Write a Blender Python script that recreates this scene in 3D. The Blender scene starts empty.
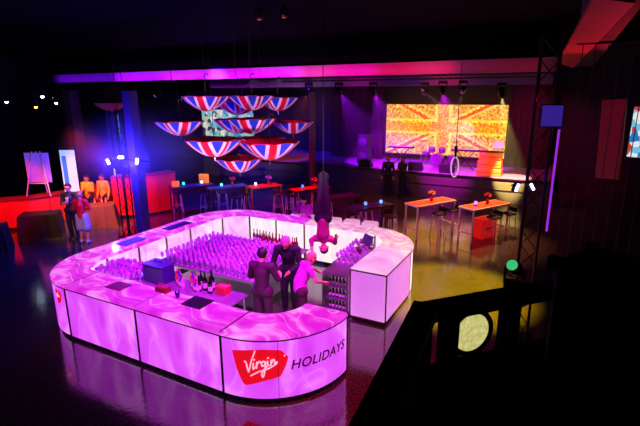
import bpy, bmesh, math, random
from mathutils import Vector, Matrix
random.seed(7)
PI = math.pi
scene = bpy.context.scene
COL = scene.collection
def R(d): return math.radians(d)

# ------------------------------------------------------------------ materials
def srgb(r, g, b):
    f = lambda c: (c/255/12.92) if c/255 <= .04045 else ((c/255+.055)/1.055)**2.4
    return (f(r), f(g), f(b), 1)
MATS = {}
def pbr(name, col, rough=.5, metal=0, emis=None, es=0, noise=0, nscale=12, spec=.5, trans=0, alpha=1):
    if name in MATS: return MATS[name]
    m = bpy.data.materials.new(name); m.use_nodes = True
    nt = m.node_tree; b = nt.nodes['Principled BSDF']
    c = srgb(*col)
    b.inputs['Base Color'].default_value = c
    b.inputs['Roughness'].default_value = rough
    b.inputs['Metallic'].default_value = metal
    b.inputs['Specular IOR Level'].default_value = spec
    b.inputs['Transmission Weight'].default_value = trans
    if noise:
        tc = nt.nodes.new('ShaderNodeTexCoord'); nz = nt.nodes.new('ShaderNodeTexNoise')
        nz.inputs['Scale'].default_value = nscale; nz.inputs['Detail'].default_value = 4
        mx = nt.nodes.new('ShaderNodeMix'); mx.data_type = 'RGBA'
        nt.links.new(tc.outputs['Object'], nz.inputs['Vector'])
        nt.links.new(nz.outputs['Fac'], mx.inputs['Factor'])
        mx.inputs[6].default_value = tuple(x*(1-noise) for x in c[:3])+(1,)
        mx.inputs[7].default_value = tuple(min(1, x*(1+noise)) for x in c[:3])+(1,)
        nt.links.new(mx.outputs[2], b.inputs['Base Color'])
    if emis:
        b.inputs['Emission Color'].default_value = srgb(*emis)
        b.inputs['Emission Strength'].default_value = es
    MATS[name] = m
    return m

def glow_film(name, c1, c2, c3, strength, scale=(1.6, 1.6, .9), dist=2.2, rough=.18, thresh=(.3, .55, .8), fold=.3):
    """back-lit wrinkled film stretched over the bar: folds catch the lamps behind it"""
    if name in MATS: return MATS[name]
    m = bpy.data.materials.new(name); m.use_nodes = True
    nt = m.node_tree; b = nt.nodes['Principled BSDF']; N = nt.nodes.new; L = nt.links.new
    b.inputs['Base Color'].default_value = (.08, .03, .08, 1)
    b.inputs['Roughness'].default_value = rough
    tc = N('ShaderNodeTexCoord'); mp = N('ShaderNodeMapping'); mp.inputs['Scale'].default_value = scale
    L(tc.outputs['Object'], mp.inputs['Vector'])
    n1 = N('ShaderNodeTexNoise'); n1.inputs['Scale'].default_value = 1.3; n1.inputs['Detail'].default_value = 1.5
    n1.inputs['Distortion'].default_value = dist
    L(mp.outputs[0], n1.inputs['Vector'])
    cr = N('ShaderNodeValToRGB'); e = cr.color_ramp.elements
    e[0].position = thresh[0]; e[0].color = srgb(*c1); e[1].position = thresh[2]; e[1].color = srgb(*c3)
    k = e.new(thresh[1]); k.color = srgb(*c2)
    L(n1.outputs['Fac'], cr.inputs[0])
    # thin fold lines
    n2 = N('ShaderNodeTexNoise'); n2.inputs['Scale'].default_value = 1.1; n2.inputs['Detail'].default_value = 0.5
    n2.inputs['Distortion'].default_value = 1.2
    L(mp.outputs[0], n2.inputs['Vector'])
    s = N('ShaderNodeMath'); s.operation = 'SUBTRACT'; s.inputs[1].default_value = .5
    a = N('ShaderNodeMath'); a.operation = 'ABSOLUTE'
    mr = N('ShaderNodeMapRange'); mr.inputs['From Min'].default_value = 0; mr.inputs['From Max'].default_value = .022
    mr.inputs['To Min'].default_value = fold; mr.inputs['To Max'].default_value = 0
    L(n2.outputs['Fac'], s.inputs[0]); L(s.outputs[0], a.inputs[0]); L(a.outputs[0], mr.inputs['Value'])
    mx = N('ShaderNodeMix'); mx.data_type = 'RGBA'; mx.inputs[7].default_value = srgb(*c3)
    L(mr.outputs[0], mx.inputs['Factor']); L(cr.outputs[0], mx.inputs[6])
    L(mx.outputs[2], b.inputs['Emission Color']); b.inputs['Emission Strength'].default_value = strength
    MATS[name] = m
    return m

def flag_mat(name, Rr, inner=False):
    """union flag printed on the canopy cloth, in the canopy's own plane"""
    if name in MATS: return MATS[name]
    m = bpy.data.materials.new(name); m.use_nodes = True
    nt = m.node_tree; b = nt.nodes['Principled BSDF']; N = nt.nodes.new; L = nt.links.new
    b.inputs['Roughness'].default_value = .45
    tc = N('ShaderNodeTexCoord'); sp = N('ShaderNodeSeparateXYZ'); L(tc.outputs['Object'], sp.inputs[0])
    def mth(op, a, bb=None):
        n = N('ShaderNodeMath'); n.operation = op
        for i, v in enumerate((a, bb)):
            if v is None: continue
            if isinstance(v, (int, float)): n.inputs[i].default_value = v
            else: L(v, n.inputs[i])
        return n.outputs[0]
    ax = mth('ABSOLUTE', sp.outputs[0]); ay = mth('ABSOLUTE', sp.outputs[1])
    mc = mth('MINIMUM', ax, ay); dg = mth('ABSOLUTE', mth('SUBTRACT', ax, ay))
    cur = None
    white, red, blue = srgb(225, 205, 235), srgb(215, 12, 40), srgb(35, 55, 190)
    def over(fac, base, col):
        x = N('ShaderNodeMix'); x.data_type = 'RGBA'; L(fac, x.inputs['Factor'])
        if isinstance(base, tuple): x.inputs[6].default_value = base
        else: L(base, x.inputs[6])
        x.inputs[7].default_value = col
        return x.outputs[2]
    c = over(mth('LESS_THAN', dg, .20*Rr), blue, white)
    c = over(mth('LESS_THAN', dg, .07*Rr), c, red)
    c = over(mth('LESS_THAN', mc, .23*Rr), c, white)
    c = over(mth('LESS_THAN', mc, .12*Rr), c, red)
    L(c, b.inputs['Base Color'])
    # cloth lets some light through
    out = nt.nodes['Material Output']; tr = N('ShaderNodeBsdfTranslucent'); L(c, tr.inputs['Color'])
    ms = N('ShaderNodeMixShader'); ms.inputs[0].default_value = .3
    L(b.outputs[0], ms.inputs[1]); L(tr.outputs[0], ms.inputs[2]); L(ms.outputs[0], out.inputs['Surface'])
    MATS[name] = m
    return m

# ------------------------------------------------------------------ mesh builder
class MB:
    def __init__(s): s.v = []; s.f = []; s.m = []
    def add(s, vs, fs, mi=0):
        k = len(s.v); s.v += [tuple(v) for v in vs]; s.f += [tuple(i+k for i in f) for f in fs]; s.m += [mi]*len(fs); return s
    def box(s, x0, x1, y0, y1, z0, z1, mi=0, M=None):
        vs = [Vector((x, y, z)) for z in (z0, z1) for y in (y0, y1) for x in (x0, x1)]
        if M: vs = [M @ v for v in vs]
        return s.add(vs, [(0, 2, 3, 1), (4, 5, 7, 6), (0, 1, 5, 4), (2, 6, 7, 3), (0, 4, 6, 2), (1, 3, 7, 5)], mi)
    def bbox(s, x0, x1, y0, y1, z0, z1, b=.01, mi=0):
        """box with chamfered vertical and top edges"""
        def ring(z, i): return [(x0+b*(1-i)+i*0 if 0 else x0+b*i2, y) for i2, y in ()]
        def rect(e, z):
            xa, xb, ya, yb = x0+e, x1-e, y0+e, y1-e
            return [(xa+b, ya, z), (xb-b, ya, z), (xb, ya+b, z), (xb, yb-b, z), (xb-b, yb, z), (xa+b, yb, z), (xa, yb-b, z), (xa, ya+b, z)]
        vs = rect(b*.8, z0)+rect(0, z0+b)+rect(0, z1-b)+rect(b*.8, z1)
        fs = [tuple(range(7, -1, -1)), tuple(range(24, 32))]
        for k in range(3):
            for i in range(8):
                j = (i+1) % 8
                fs.append((k*8+i, k*8+j, k*8+8+j, k*8+8+i))
        return s.add(vs, fs, mi)
    def tube(s, p0, p1, r0, r1=None, n=8, mi=0):
        r1 = r0 if r1 is None else r1
        p0, p1 = Vector(p0), Vector(p1); d = (p1-p0)
        if d.length < 1e-6: return s
        d.normalize(); a = d.orthogonal().normalized(); b = d.cross(a)
        vs = []
        for p, r in ((p0, r0), (p1, r1)):
            for i in range(n):
                t = 2*PI*i/n; vs.append(p+(a*math.cos(t)+b*math.sin(t))*r)
        fs = [(i, (i+1) % n, n+(i+1) % n, n+i) for i in range(n)]
        fs += [tuple(range(n-1, -1, -1)), tuple(range(n, 2*n))]
        return s.add(vs, fs, mi)
    def path(s, pts, r, n=6, mi=0):
        for a, b in zip(pts, pts[1:]): s.tube(a, b, r, r, n, mi)
        return s
    def lathe(s, prof, n=16, mi=0, c=(0, 0, 0), cap=True):
        vs = []
        for r, z in prof:
            for i in range(n):
                t = 2*PI*i/n; vs.append((c[0]+r*math.cos(t), c[1]+r*math.sin(t), c[2]+z))
        fs = [(k*n+i, k*n+(i+1) % n, (k+1)*n+(i+1) % n, (k+1)*n+i) for k in range(len(prof)-1) for i in range(n)]
        if cap: fs += [tuple(range(n-1, -1, -1)), tuple(range((len(prof)-1)*n, len(prof)*n))]
        return s.add(vs, fs, mi)
    def ball(s, c, r, n=10, sc=(1, 1, 1), mi=0):
        m = n//2+1
        vs = [(c[0], c[1], c[2]-r*sc[2])]
        for k in range(1, m):
            ph = -PI/2+PI*k/m
            for i in range(n):
                t = 2*PI*i/n; vs.append((c[0]+r*sc[0]*math.cos(ph)*math.cos(t), c[1]+r*sc[1]*math.cos(ph)*math.sin(t), c[2]+r*sc[2]*math.sin(ph)))
        vs.append((c[0], c[1], c[2]+r*sc[2])); T = len(vs)-1
        fs = [(0, 1+(i+1) % n, 1+i) for i in range(n)]
        for k in range(m-2):
            for i in range(n):
                a = 1+k*n; fs.append((a+i, a+(i+1) % n, a+n+(i+1) % n, a+n+i))
        a = 1+(m-2)*n; fs += [(a+i, a+(i+1) % n, T) for i in range(n)]
        return s.add(vs, fs, mi)
    def torus(s, c, rx, rz, r, n=28, k=6, M=None, mi=0):
        vs = []
        for i in range(n):
            t = 2*PI*i/n; cx, cz = rx*math.cos(t), rz*math.sin(t)
            rd = Vector((math.cos(t), 0, math.sin(t)))
            for j in range(k):
                u = 2*PI*j/k
                p = Vector((cx, 0, cz))+rd*r*math.cos(u)+Vector((0, r*math.sin(u), 0))
                if M: p = M @ p
                vs.append(p+Vector(c))
        fs = [(i*k+j, ((i+1) % n)*k+j, ((i+1) % n)*k+(j+1) % k, i*k+(j+1) % k) for i in range(n) for j in range(k)]
        return s.add(vs, fs, mi)
    def build(s, name, mat, parent=None, loc=None, smooth=False, rotz=0):
        me = bpy.data.meshes.new(name); me.from_pydata(s.v, [], s.f)
        mats = mat if isinstance(mat, (list, tuple)) else [mat]
        for m in mats: me.materials.append(m)
        me.polygons.foreach_set('material_index', s.m)
        if smooth: me.polygons.foreach_set('use_smooth', [True]*len(s.f))
        me.update()
        o = bpy.data.objects.new(name, me); COL.objects.link(o)
        if parent: o.parent = parent
        if loc: o.location = loc
        o.rotation_euler = (0, 0, rotz)
        return o

def tag(o, label, cat, group=None, kind=None):
    if label: o['label'] = label
    if cat: o['category'] = cat
    if group: o['group'] = group
    if kind: o['kind'] = kind
    return o
def thing(name, label, cat, loc=(0, 0, 0), rotz=0, group=None, rot=None):
    o = bpy.data.objects.new(name, None); COL.objects.link(o); o.empty_display_size = .1
    o.location = loc; o.rotation_euler = rot if rot else (0, 0, rotz)
    return tag(o, label, cat, group)
def struct(o): o['kind'] = 'structure'; return o
KIDS = {}
def dup(root, loc, rotz=0, label=None, group=None, scale=None):
    kids = [o for o in root.children]
    r = root.copy(); COL.objects.link(r); r.location = loc; r.rotation_euler = (0, 0, rotz)
    if scale: r.scale = (scale,)*3 if isinstance(scale, (int, float)) else scale
    if label: r['label'] = label
    if group: r['group'] = group
    for ch in kids:
        c = ch.copy(); COL.objects.link(c); c.parent = r
        for g in ch.children:
            d = g.copy(); COL.objects.link(d); d.parent = c
    return r

# ------------------------------------------------------------------ common materials
black = pbr('black_metal', (14, 13, 16), .35, .6)
blackm = pbr('black_matte', (9, 8, 11), .8, noise=.3)
trim = pbr('dark_trim', (55, 20, 50), .35, .6)
bronze = pbr('bronze_trim', (120, 60, 70), .35, .7)
steel = pbr('brushed_steel', (170, 165, 170), .28, .9, noise=.15)
whiteplastic = pbr('white_plastic', (215, 210, 215), .4)
darkred = pbr('dark_red_cloth', (120, 8, 15), .7, noise=.3)
pkA = glow_film('bar_film_magenta', (198, 52, 222), (212, 84, 234), (240, 146, 248), 1.25, scale=(.9, .9, .55), dist=1.4, fold=.22, thresh=(.3, .52, .74))
pkT = glow_film('bar_top_magenta', (208, 30, 212), (226, 60, 226), (252, 150, 244), 1.1, scale=(1.1, 1.6, 1), dist=1.6, rough=.12, thresh=(.34, .5, .7), fold=.6)
pkI = glow_film('inner_film_pale', (236, 150, 246), (252, 205, 250), (255, 240, 250), 1.0, scale=(1.1, 1.1, .8))
crI = glow_film('inner_film_cream', (250, 215, 240), (255, 236, 232), (255, 250, 236), 1.05)
crT = glow_film('top_film_cream', (236, 120, 205), (250, 190, 215), (255, 232, 222), .98, scale=(3, 3, 1), dist=.8)
glass = pbr('clear_glass', (235, 225, 245), .05, 0, trans=.6, spec=.8)

# ------------------------------------------------------------------ room shell
def room():
    # floor
    m = bpy.data.materials.new('polished_speckled_floor'); m.use_nodes = True
    nt = m.node_tree; b = nt.nodes['Principled BSDF']; N = nt.nodes.new; L = nt.links.new
    tc = N('ShaderNodeTexCoord')
    n1 = N('ShaderNodeTexNoise'); n1.inputs['Scale'].default_value = 38; n1.inputs['Detail'].default_value = 3; L(tc.outputs['Object'], n1.inputs['Vector'])
    n3 = N('ShaderNodeTexNoise'); n3.inputs['Scale'].default_value = 1.3; n3.inputs['Detail'].default_value = 3; L(tc.outputs['Object'], n3.inputs['Vector'])
    cr = N('ShaderNodeValToRGB'); e = cr.color_ramp.elements
    e[0].position = .35; e[0].color = (.006, .005, .005, 1); e[1].position = .68; e[1].color = (.11, .1, .09, 1)
    L(n1.outputs['Fac'], cr.inputs[0]); L(cr.outputs[0], b.inputs['Base Color'])
    mr = N('ShaderNodeMapRange'); mr.inputs['To Min'].default_value = .07; mr.inputs['To Max'].default_value = .17
    L(n3.outputs['Fac'], mr.inputs['Value']); L(mr.outputs[0], b.inputs['Roughness'])
    b.inputs['IOR'].default_value = 2.3
    bp = N('ShaderNodeBump'); bp.inputs['Strength'].default_value = .06; bp.inputs['Distance'].default_value = .02
    n4 = N('ShaderNodeTexNoise'); n4.inputs['Scale'].default_value = 14; L(tc.outputs['Object'], n4.inputs['Vector'])
    L(n4.outputs['Fac'], bp.inputs['Height']); L(bp.outputs[0], b.inputs['Normal'])
    struct(MB().box(-22, 11, -9, 17.2, -.2, 0).build('floor', m))
    wall = pbr('dark_wall_paint', (26, 22, 30), .75, noise=.3, nscale=2)
    struct(MB().box(-22, 11, 17, 17.2, 0, 7).build('wall_back', wall))
    struct(MB().box(-22.2, -22, -9, 17.2, 0, 7).build('wall_left', wall))
    struct(MB().box(11, 11.2, -9, 17.2, 0, 7).build('wall_right', wall))
    struct(MB().box(-22, 11, -9.2, -9, 0, 7).build('wall_front', wall))
    struct(MB().box(-22, 11, -9, 17.2, 6.6, 6.8).build('ceiling', pbr('ceiling_black', (4, 4, 6), .9, spec=.05)))
room()
beamp = pbr('painted_beam', (120, 105, 125), .55, noise=.25, nscale=1.2)
def beam(n, x0, x1, y0, y1, z0, z1, mat=beamp, kind='structure'):
    return struct(MB().box(x0, x1, y0, y1, z0, z1).build(n, mat))
beam('trim_1', -22, 5.35, 10, 10.5, 5.12, 5.57)       # cross beam above the stage front
beam('trim_2', -12, 5.2, 13.0, 13.4, 4.75, 5.15)      # second beam behind it
struct(MB().add([(5.43, 8.5, 5.3), (5.85, 12.7, 5.3), (6.37, -1.8, 5.3), (6.0, -2.3, 5.3), (5.43, 8.5, 5.36), (5.85, 12.7, 5.36), (6.37, -1.8, 5.36), (6.0, -2.3, 5.36)],
     [(0, 3, 2, 1), (4, 5, 6, 7), (0, 1, 5, 4), (1, 2, 6, 5), (2, 3, 7, 6), (3, 0, 4, 7)]).build('trim_3', pbr('red_lit_beam', (165, 30, 52), .6, noise=.3, nscale=1.5)))  # red light on this beam is put into its base colour
beam('trim_4', 5.9, 6.5, -2, 13, 5.37, 6.6, blackm)
beam('trim_5', -22, 5.35, 10.3, 10.5, 5.59, 6.6, MATS['ceiling_black'])

# ------------------------------------------------------------------ the square bar with rounded corners
RO_, CX, CYF, CYB = 1.4, 1.8, -1.67, 1.65
H = 1.1
def corner(cx, cy, t0, t1, rix, riy, n=14):
    o, i = [], []
    for k in range(n+1):
        t = R(t0+(t1-t0)*k/n)
        o.append((cx+RO_*math.cos(t), cy+RO_*math.sin(t))); i.append((cx+rix*math.cos(t), cy+riy*math.sin(t)))
    return o, i
def straight(p0, p1, q0, q1, n=4):
    o = [(p0[0]+(p1[0]-p0[0])*k/n, p0[1]+(p1[1]-p0[1])*k/n) for k in range(n+1)]
    i = [(q0[0]+(q1[0]-q0[0])*k/n, q0[1]+(q1[1]-q0[1])*k/n) for k in range(n+1)]
    return o, i
def strip(mb, pts, z0, z1, th, center_side=1, mi=0):
    """vertical ribbon of thickness th along pts"""
    n = len(pts); off = []
    for k in range(n):
        a = Vector(pts[max(0, k-1)]); b = Vector(pts[min(n-1, k+1)]); d = (b-a).normalized()
        nn = Vector((-d.y, d.x))*center_side*th; off.append((pts[k][0]+nn.x, pts[k][1]+nn.y))
    vs = []
    for k in range(n):
        vs += [(*pts[k], z0), (*pts[k], z1), (*off[k], z1), (*off[k], z0)]
    fs = []
    for k in range(n-1):
        for j in range(4):
            a, b = k*4+j, k*4+(j+1) % 4; fs.append((a, b, b+4, a+4))
    fs += [(3, 2, 1, 0), tuple((n-1)*4+j for j in range(4))]
    mb.add(vs, fs, mi)
def lerp2(a, b, t): return (a[0]+(b[0]-a[0])*t, a[1]+(b[1]-a[1])*t)
def section(label, o, i, topm, outm, innm, seams=(), inseams=()):
    c = Vector((sum(p[0] for p in o+i)/len(o+i), sum(p[1] for p in o+i)/len(o+i), 0))
    t = thing('bar_counter_section', label, 'bar counter', c)
    sh = lambda P: [(p[0]-c.x, p[1]-c.y) for p in P]
    o, i = sh(o), sh(i); n = len(o)
    # counter top with a rolled outer lip
    prof = [(0.0, 1.045), (-.004, 1.07), (.018, 1.095), (.05, 1.1), (.94, 1.1), (1.0, 1.09), (1.0, 1.05)]
    vs = []; k_ = len(prof)
    e = .004
    for k in range(n):
        for u, z in prof:
            p = lerp2(o[k], i[k], u); vs.append((p[0], p[1], z))
    fs = []
    for k in range(n-1):
        for j in range(k_):
            a, b = k*k_+j, k*k_+(j+1) % k_; fs.append((a, b, b+k_, a+k_))
    fs += [tuple(range(k_-1, -1, -1)), tuple((n-1)*k_+j for j in range(k_))]
    MB().add(vs, fs).build('counter_top', topm, t, smooth=False)
    d0, d1 = Vector(o[1])-Vector(o[0]), Vector(i[0])-Vector(o[0]); sg = 1 if d0.x*d1.y-d0.y*d1.x > 0 else -1
    ins = lambda P, Q, w: [lerp2(p, q, w/((p[0]-q[0])**2+(p[1]-q[1])**2)**.5) for p, q in zip(P, Q)]
    o2 = ins(o, i, .012)
    m = MB(); strip(m, o2, .09, 1.03, .02, sg); m.build('front_panel', outm, t)
    i2 = ins(i, o, .012)
    m = MB(); strip(m, i2, .09, 1.04, .02, -sg); m.build('inner_panel', innm, t)
    m = MB(); strip(m, ins(o, i, .002), 1.022, 1.05, .03, sg); m.build('edge_trim', trim, t)
    m = MB(); strip(m, ins(o, i, .05), 0, .09, .03, sg); strip(m, ins(i, o, .04), 0, .09, .03, -sg); m.build('plinth', blackm, t)
    # dark joint posts at both ends
    for k in [0, n-1]+[int(s*(n-1)) for s in seams if s]:
        j = k; w = .016 if k in (0, n-1) else .006
        p = Vector(o[j]); d = (Vector(i[j])-p).normalized(); q = Vector((-d.y, d.x))*w*(0 if k in (0, n-1) else .5)
        s = 1 if k == 0 else -1
        tt = Vector((-d.y, d.x))*w
        a = p-q if k not in (0, n-1) else p
        b_ = a+(tt if k == 0 else (-tt if k == n-1 else tt))
        # orient towards the inside of the section
        if k in (0, n-1):
            nb = Vector(o[1 if k == 0 else n-2])-p
            if nb.dot(b_-a) < 0: b_ = a-(b_-a)
        vs = []
        for zz in (.05, 1.045):
            for r_ in (a, b_): vs += [(r_.x-d.x*.004, r_.y-d.y*.004, zz), (r_.x+d.x*.04, r_.y+d.y*.04, zz)]
        MB().add(vs, [(0, 1, 3, 2), (4, 6, 7, 5), (0, 4, 5, 1), (2, 3, 7, 6), (0, 2, 6, 4), (1, 5, 7, 3)]).build('joint_post', trim, t)
    for s in inseams:
        j = min(int(s*(n-1)), n-1); p = Vector(i[j]); d = (Vector(o[j])-p).normalized(); q = Vector((-d.y, d.x))*.018
        vs = []
        for zz in (.09, 1.05):
            for r_ in (p-q, p+q): vs += [(r_.x-d.x*.012, r_.y-d.y*.012, zz), (r_.x+d.x*.02, r_.y+d.y*.02, zz)]
        MB().add(vs, [(0, 1, 3, 2), (4, 6, 7, 5), (0, 4, 5, 1), (2, 3, 7, 6), (0, 2, 6, 4), (1, 5, 7, 3)]).build('inner_mullion', bronze, t)
    # dark joint line across the top at the start of the section
    a, b_ = Vector(o[0]), Vector(i[0]); nb = (Vector(o[1])-a).normalized()*.012
    vs = [(a.x, a.y, 1.1005), (b_.x, b_.y, 1.1005), (b_.x+nb.x, b_.y+nb.y, 1.1005), (a.x+nb.x, a.y+nb.y, 1.1005)]
    vs += [(x, y, 1.103) for x, y, z in vs]
    MB().add(vs, [(0, 1, 2, 3), (7, 6, 5, 4), (0, 4, 5, 1), (1, 5, 6, 2), (2, 6, 7, 3), (3, 7, 4, 0)]).build('top_joint', trim, t)
    return t, c
YI, YB, XI = -2.32, 2.52, 2.44
logo_sec, logo_c = section('rounded front corner of the glowing pink bar with red logo and dark lettering',
    *corner(1.8, CYF, -90, 0, .64, .65, 20), pkT, pkA, pkI, seams=(.43,))
section('straight glowing front panel of the bar between the lettered corner and the middle joint',
    *straight((1.8, -3.07), (0.02, -3.07), (1.8, YI), (0.02, YI)), pkT, pkA, pkI)
section('straight glowing front panel of the bar with wavy folds, next to the far left corner',
    *straight((0.02, -3.07), (-1.8, -3.07), (0.02, YI), (-1.8, YI)), pkT, pkA, pkI)
lsec, lc = section('rounded left corner of the glowing bar with a small red logo on its side',
    *corner(-1.8, CYF, 270, 180, .64, .65, 16), pkT, pkA, pkI)
section('left side of the glowing bar, half nearest the left corner, dark mat on top',
    *straight((-3.2, CYF), (-3.2, 0), (-XI, CYF), (-XI, 0)), pkT, pkA, pkI, inseams=(0.01, .5))
section('left side of the glowing bar, far half beyond the dark mat',
    *straight((-3.2, 0), (-3.2, CYB), (-XI, 0), (-XI, CYB)), pkT, pkA, pkI, inseams=(0.01, .5))
section('rounded far left corner of the glowing bar under the umbrellas',
    *corner(-1.8, CYB, 180, 90, .64, .87, 14), pkT, pkA, pkI, inseams=(.3,))
section('back side of the glowing bar, left half with pale pink inner panels',
    *straight((-1.8, 3.05), (0, 3.05), (-1.8, YB), (0, YB)), pkT, pkA, crI, inseams=(0.01, .2, .65))
section('back side of the glowing bar, right half with cream inner panels',
    *straight((0, 3.05), (1.8, 3.05), (0, YB), (1.8, YB)), crT, pkA, crI, inseams=(0.01,))
section('rounded far right corner of the bar with pale cream streaked top',
    *corner(1.8, CYB, 90, 0, .64, .87, 16), crT, crI, crI, inseams=(0.01, .25))

# boxy end cabinet on the right side of the bar
t = thing('bar_end_cabinet', 'boxy pink lit cabinet ending the right side of the bar beside the opening', 'bar counter', (2.82, .87, 0))
pkC = glow_film('cabinet_film', (222, 104, 234), (232, 128, 240), (244, 165, 246), .92, scale=(.5, .5, .4), dist=.4)
ptop = glow_film('cabinet_top_film', (245, 150, 228), (252, 190, 240), (255, 222, 246), .95, scale=(1, 1, 1), dist=.6)
x0, x1, y0, y1 = -.38, .38, -.76, .77
MB().box(x0+.02, x1-.02, y0, y0+.02, .08, 1.06).build('front_panel', pkC, t)
MB().box(x1-.02, x1, y0+.02, y1, .08, 1.06).build('side_panel', pkC, t)
MB().box(x0, x0+.02, y0+.02, y1, .08, 1.06).build('inner_panel', pkC, t)
MB().bbox(x0, x1, y0, y1, 1.06, 1.1, .008).build('counter_top', ptop, t)
m = MB()
for (xa, ya) in ((x0, y0), (x1, y0)): m.box(xa-.012, xa+.012, ya-.008, ya+.016, .05, 1.075)
m.box(x0, x1, y0-.008, y0+.01, 1.045, 1.075); m.box(x1-.01, x1+.008, y0, y1, 1.045, 1.075)
m.box(x0, x1, y0-.008, y0+.01, .05, .08); m.box(x1-.01, x1+.008, y0, y1, .05, .08)
m.build('edge_trim', bronze, t)
MB().box(x0+.03, x1-.03, y0+.03, y1, 0, .08).build('plinth', blackm, t)

# lettering and emblem on the lettered corner (bent onto the curved panel)
red = pbr('logo_red', (235, 12, 30), .4, emis=(240, 14, 40), es=.9)
white = pbr('logo_white', (250, 215, 240), .4, emis=(255, 205, 245), es=.8)
ink = pbr('letter_ink', (70, 5, 55), .5)
def bend(u, z, off):
    a = u/RO_-PI/2; r = RO_-.012+off
    return (CX+r*math.cos(a)-logo_c.x, CYF+r*math.sin(a)-logo_c.y, z)
def bend_poly(name, pts, off, mat, parent, bendf=bend, th=.004):
    bm = bmesh.new(); vs = [bm.verts.new((u, z, 0)) for u, z in pts]; bm.faces.new(vs)
    bmesh.ops.triangulate(bm, faces=bm.faces[:])
    us = [u for u, z in pts]; a, b = min(us), max(us); n = 10
    for k in range(1, n):
        bmesh.ops.bisect_plane(bm, geom=bm.verts[:]+bm.edges[:]+bm.faces[:], plane_co=(a+(b-a)*k/n, 0, 0), plane_no=(1, 0, 0))
    r = bmesh.ops.extrude_face_region(bm, geom=bm.faces[:])
    for v in r['geom']:
        if isinstance(v, bmesh.types.BMVert): v.co.z = th
    for v in bm.verts: v.co = Vector(bendf(v.co.x, v.co.y, off+v.co.z))
    bmesh.ops.recalc_face_normals(bm, faces=bm.faces[:])
    me = bpy.data.meshes.new(name); bm.to_mesh(me); bm.free(); me.materials.append(mat)
    o = bpy.data.objects.new(name, me); COL.objects.link(o); o.parent = parent
    return o
loz = [(0.195, 0.85), (0.45, .885), (0.68, 0.905), (0.90, 0.885), (.93, .875), (1.025, 0.77), (1.03, .75), (0.99, 0.62), (0.92, 0.475), (.90, .455), (0.667, 0.39), (0.441, 0.317), (0.385, 0.306), (0.345, 0.34), (.31, .42), (0.255, 0.565)]
lz = bend_poly('logo_plate', loz, .001, red, logo_sec)
strokes = [[(0.387, 0.70), (0.40, 0.70), (.415, .665), (0.428, 0.593), (0.442, 0.535), (0.455, 0.57), (0.493, 0.723), (0.55, 0.876)],
 [(0.52, 0.68), (0.512, 0.62), (.515, .586), (0.535, 0.60), (.56, .64)], [(0.528, 0.735), (0.538, 0.74)],
 [(0.567, 0.606), (0.573, 0.70), (0.585, 0.675), (.60, .71), (0.62, 0.715), (0.631, 0.695)],
 [(0.700, 0.70), (0.668, 0.72), (0.640, 0.685), (0.645, 0.64), (0.68, 0.645), (0.703, 0.71), (0.69, 0.60), (0.668, 0.48), (0.65, 0.46), (.635, .50), (.66, .57), (.72, .63)],
 [(0.729, 0.716), (0.727, 0.66), (0.749, 0.65)], [(0.732, 0.768), (0.74, 0.772)],
 [(0.774, 0.65), (0.779, 0.735), (0.787, 0.69), (0.81, 0.745), (.825, .735), (0.832, 0.68), (0.866, 0.70)],
 [(0.477, 0.475), (0.54, .515), (0.598, 0.55), (.66, .565), (0.76, 0.61), (0.86, 0.675)]]
m = MB()
for st in strokes:
    pts = []
    for a, b in zip(st, st[1:]):
        for k in range(3): pts.append((a[0]+(b[0]-a[0])*k/3, a[1]+(b[1]-a[1])*k/3))
    pts.append(st[-1])
    P = [bend(u, z, .009) for u, z in pts]
    for a, b in zip(P, P[1:]): m.tube(a, b, .0105, .0105, 6)
    for p in P: m.ball(p, .0105, 6)
w = m.build('script_lettering', white, lz)
m = MB(); m.ball(bend(.975, .79, .006), .012, 8, (1, 1, 1)); m.build('trademark_dot', white, lz)

def text_mesh(body, size):
    cu = bpy.data.curves.new('txt', 'FONT'); cu.body = body; cu.size = size; cu.extrude = .002; cu.shear = .22; cu.space_character = 1.06
    cu.offset = .012
    o = bpy.data.objects.new('txt', cu); COL.objects.link(o)
    dg = bpy.context.evaluated_depsgraph_get(); me = bpy.data.meshes.new_from_object(o.evaluated_get(dg))
    bpy.data.objects.remove(o); return me
def lettering(name, body, u0, u1, z0, z1, mat, parent, bendf, off=.003):
    me = text_mesh(body, 1); xs = [v.co.x for v in me.vertices]; ys = [v.co.y for v in me.vertices]
    a, b, c, d = min(xs), max(xs), min(ys), max(ys)
    for v in me.vertices:
        u = u0+(v.co.x-a)/(b-a)*(u1-u0); z = z0+(v.co.y-c)/(d-c)*(z1-z0)
        v.co = Vector(bendf(u, z, off+(.003 if v.co.z > 0 else 0)))
    me.materials.clear(); me.materials.append(mat)
    o = bpy.data.objects.new(name, me); COL.objects.link(o); o.parent = parent; return o
lettering('block_lettering', 'HOLIDAYS', 1.07, 2.11, .545, .70, ink, logo_sec, bend)
# small logo plate on the left corner
def bendL(u, z, off):
    a = R(-104.5)+u/RO_; r = RO_-.012+off
    return (-CX+r*math.cos(a)-lc.x, CYF+r*math.sin(a)-lc.y, z)
l2 = bend_poly('logo_plate', [(-.03, .95), (.17, .93), (.21, .89), (.17, .74), (.06, .66), (.03, .68)], .001, red, lsec, bendL)
m = MB(); P = [bendL(u, z, .007) for u, z in ((.02, .86), (.05, .80), (.08, .9), (.09, .81), (.12, .85), (.15, .82))]
m.path(P, .006); m.build('script_lettering', white, l2)

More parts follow.
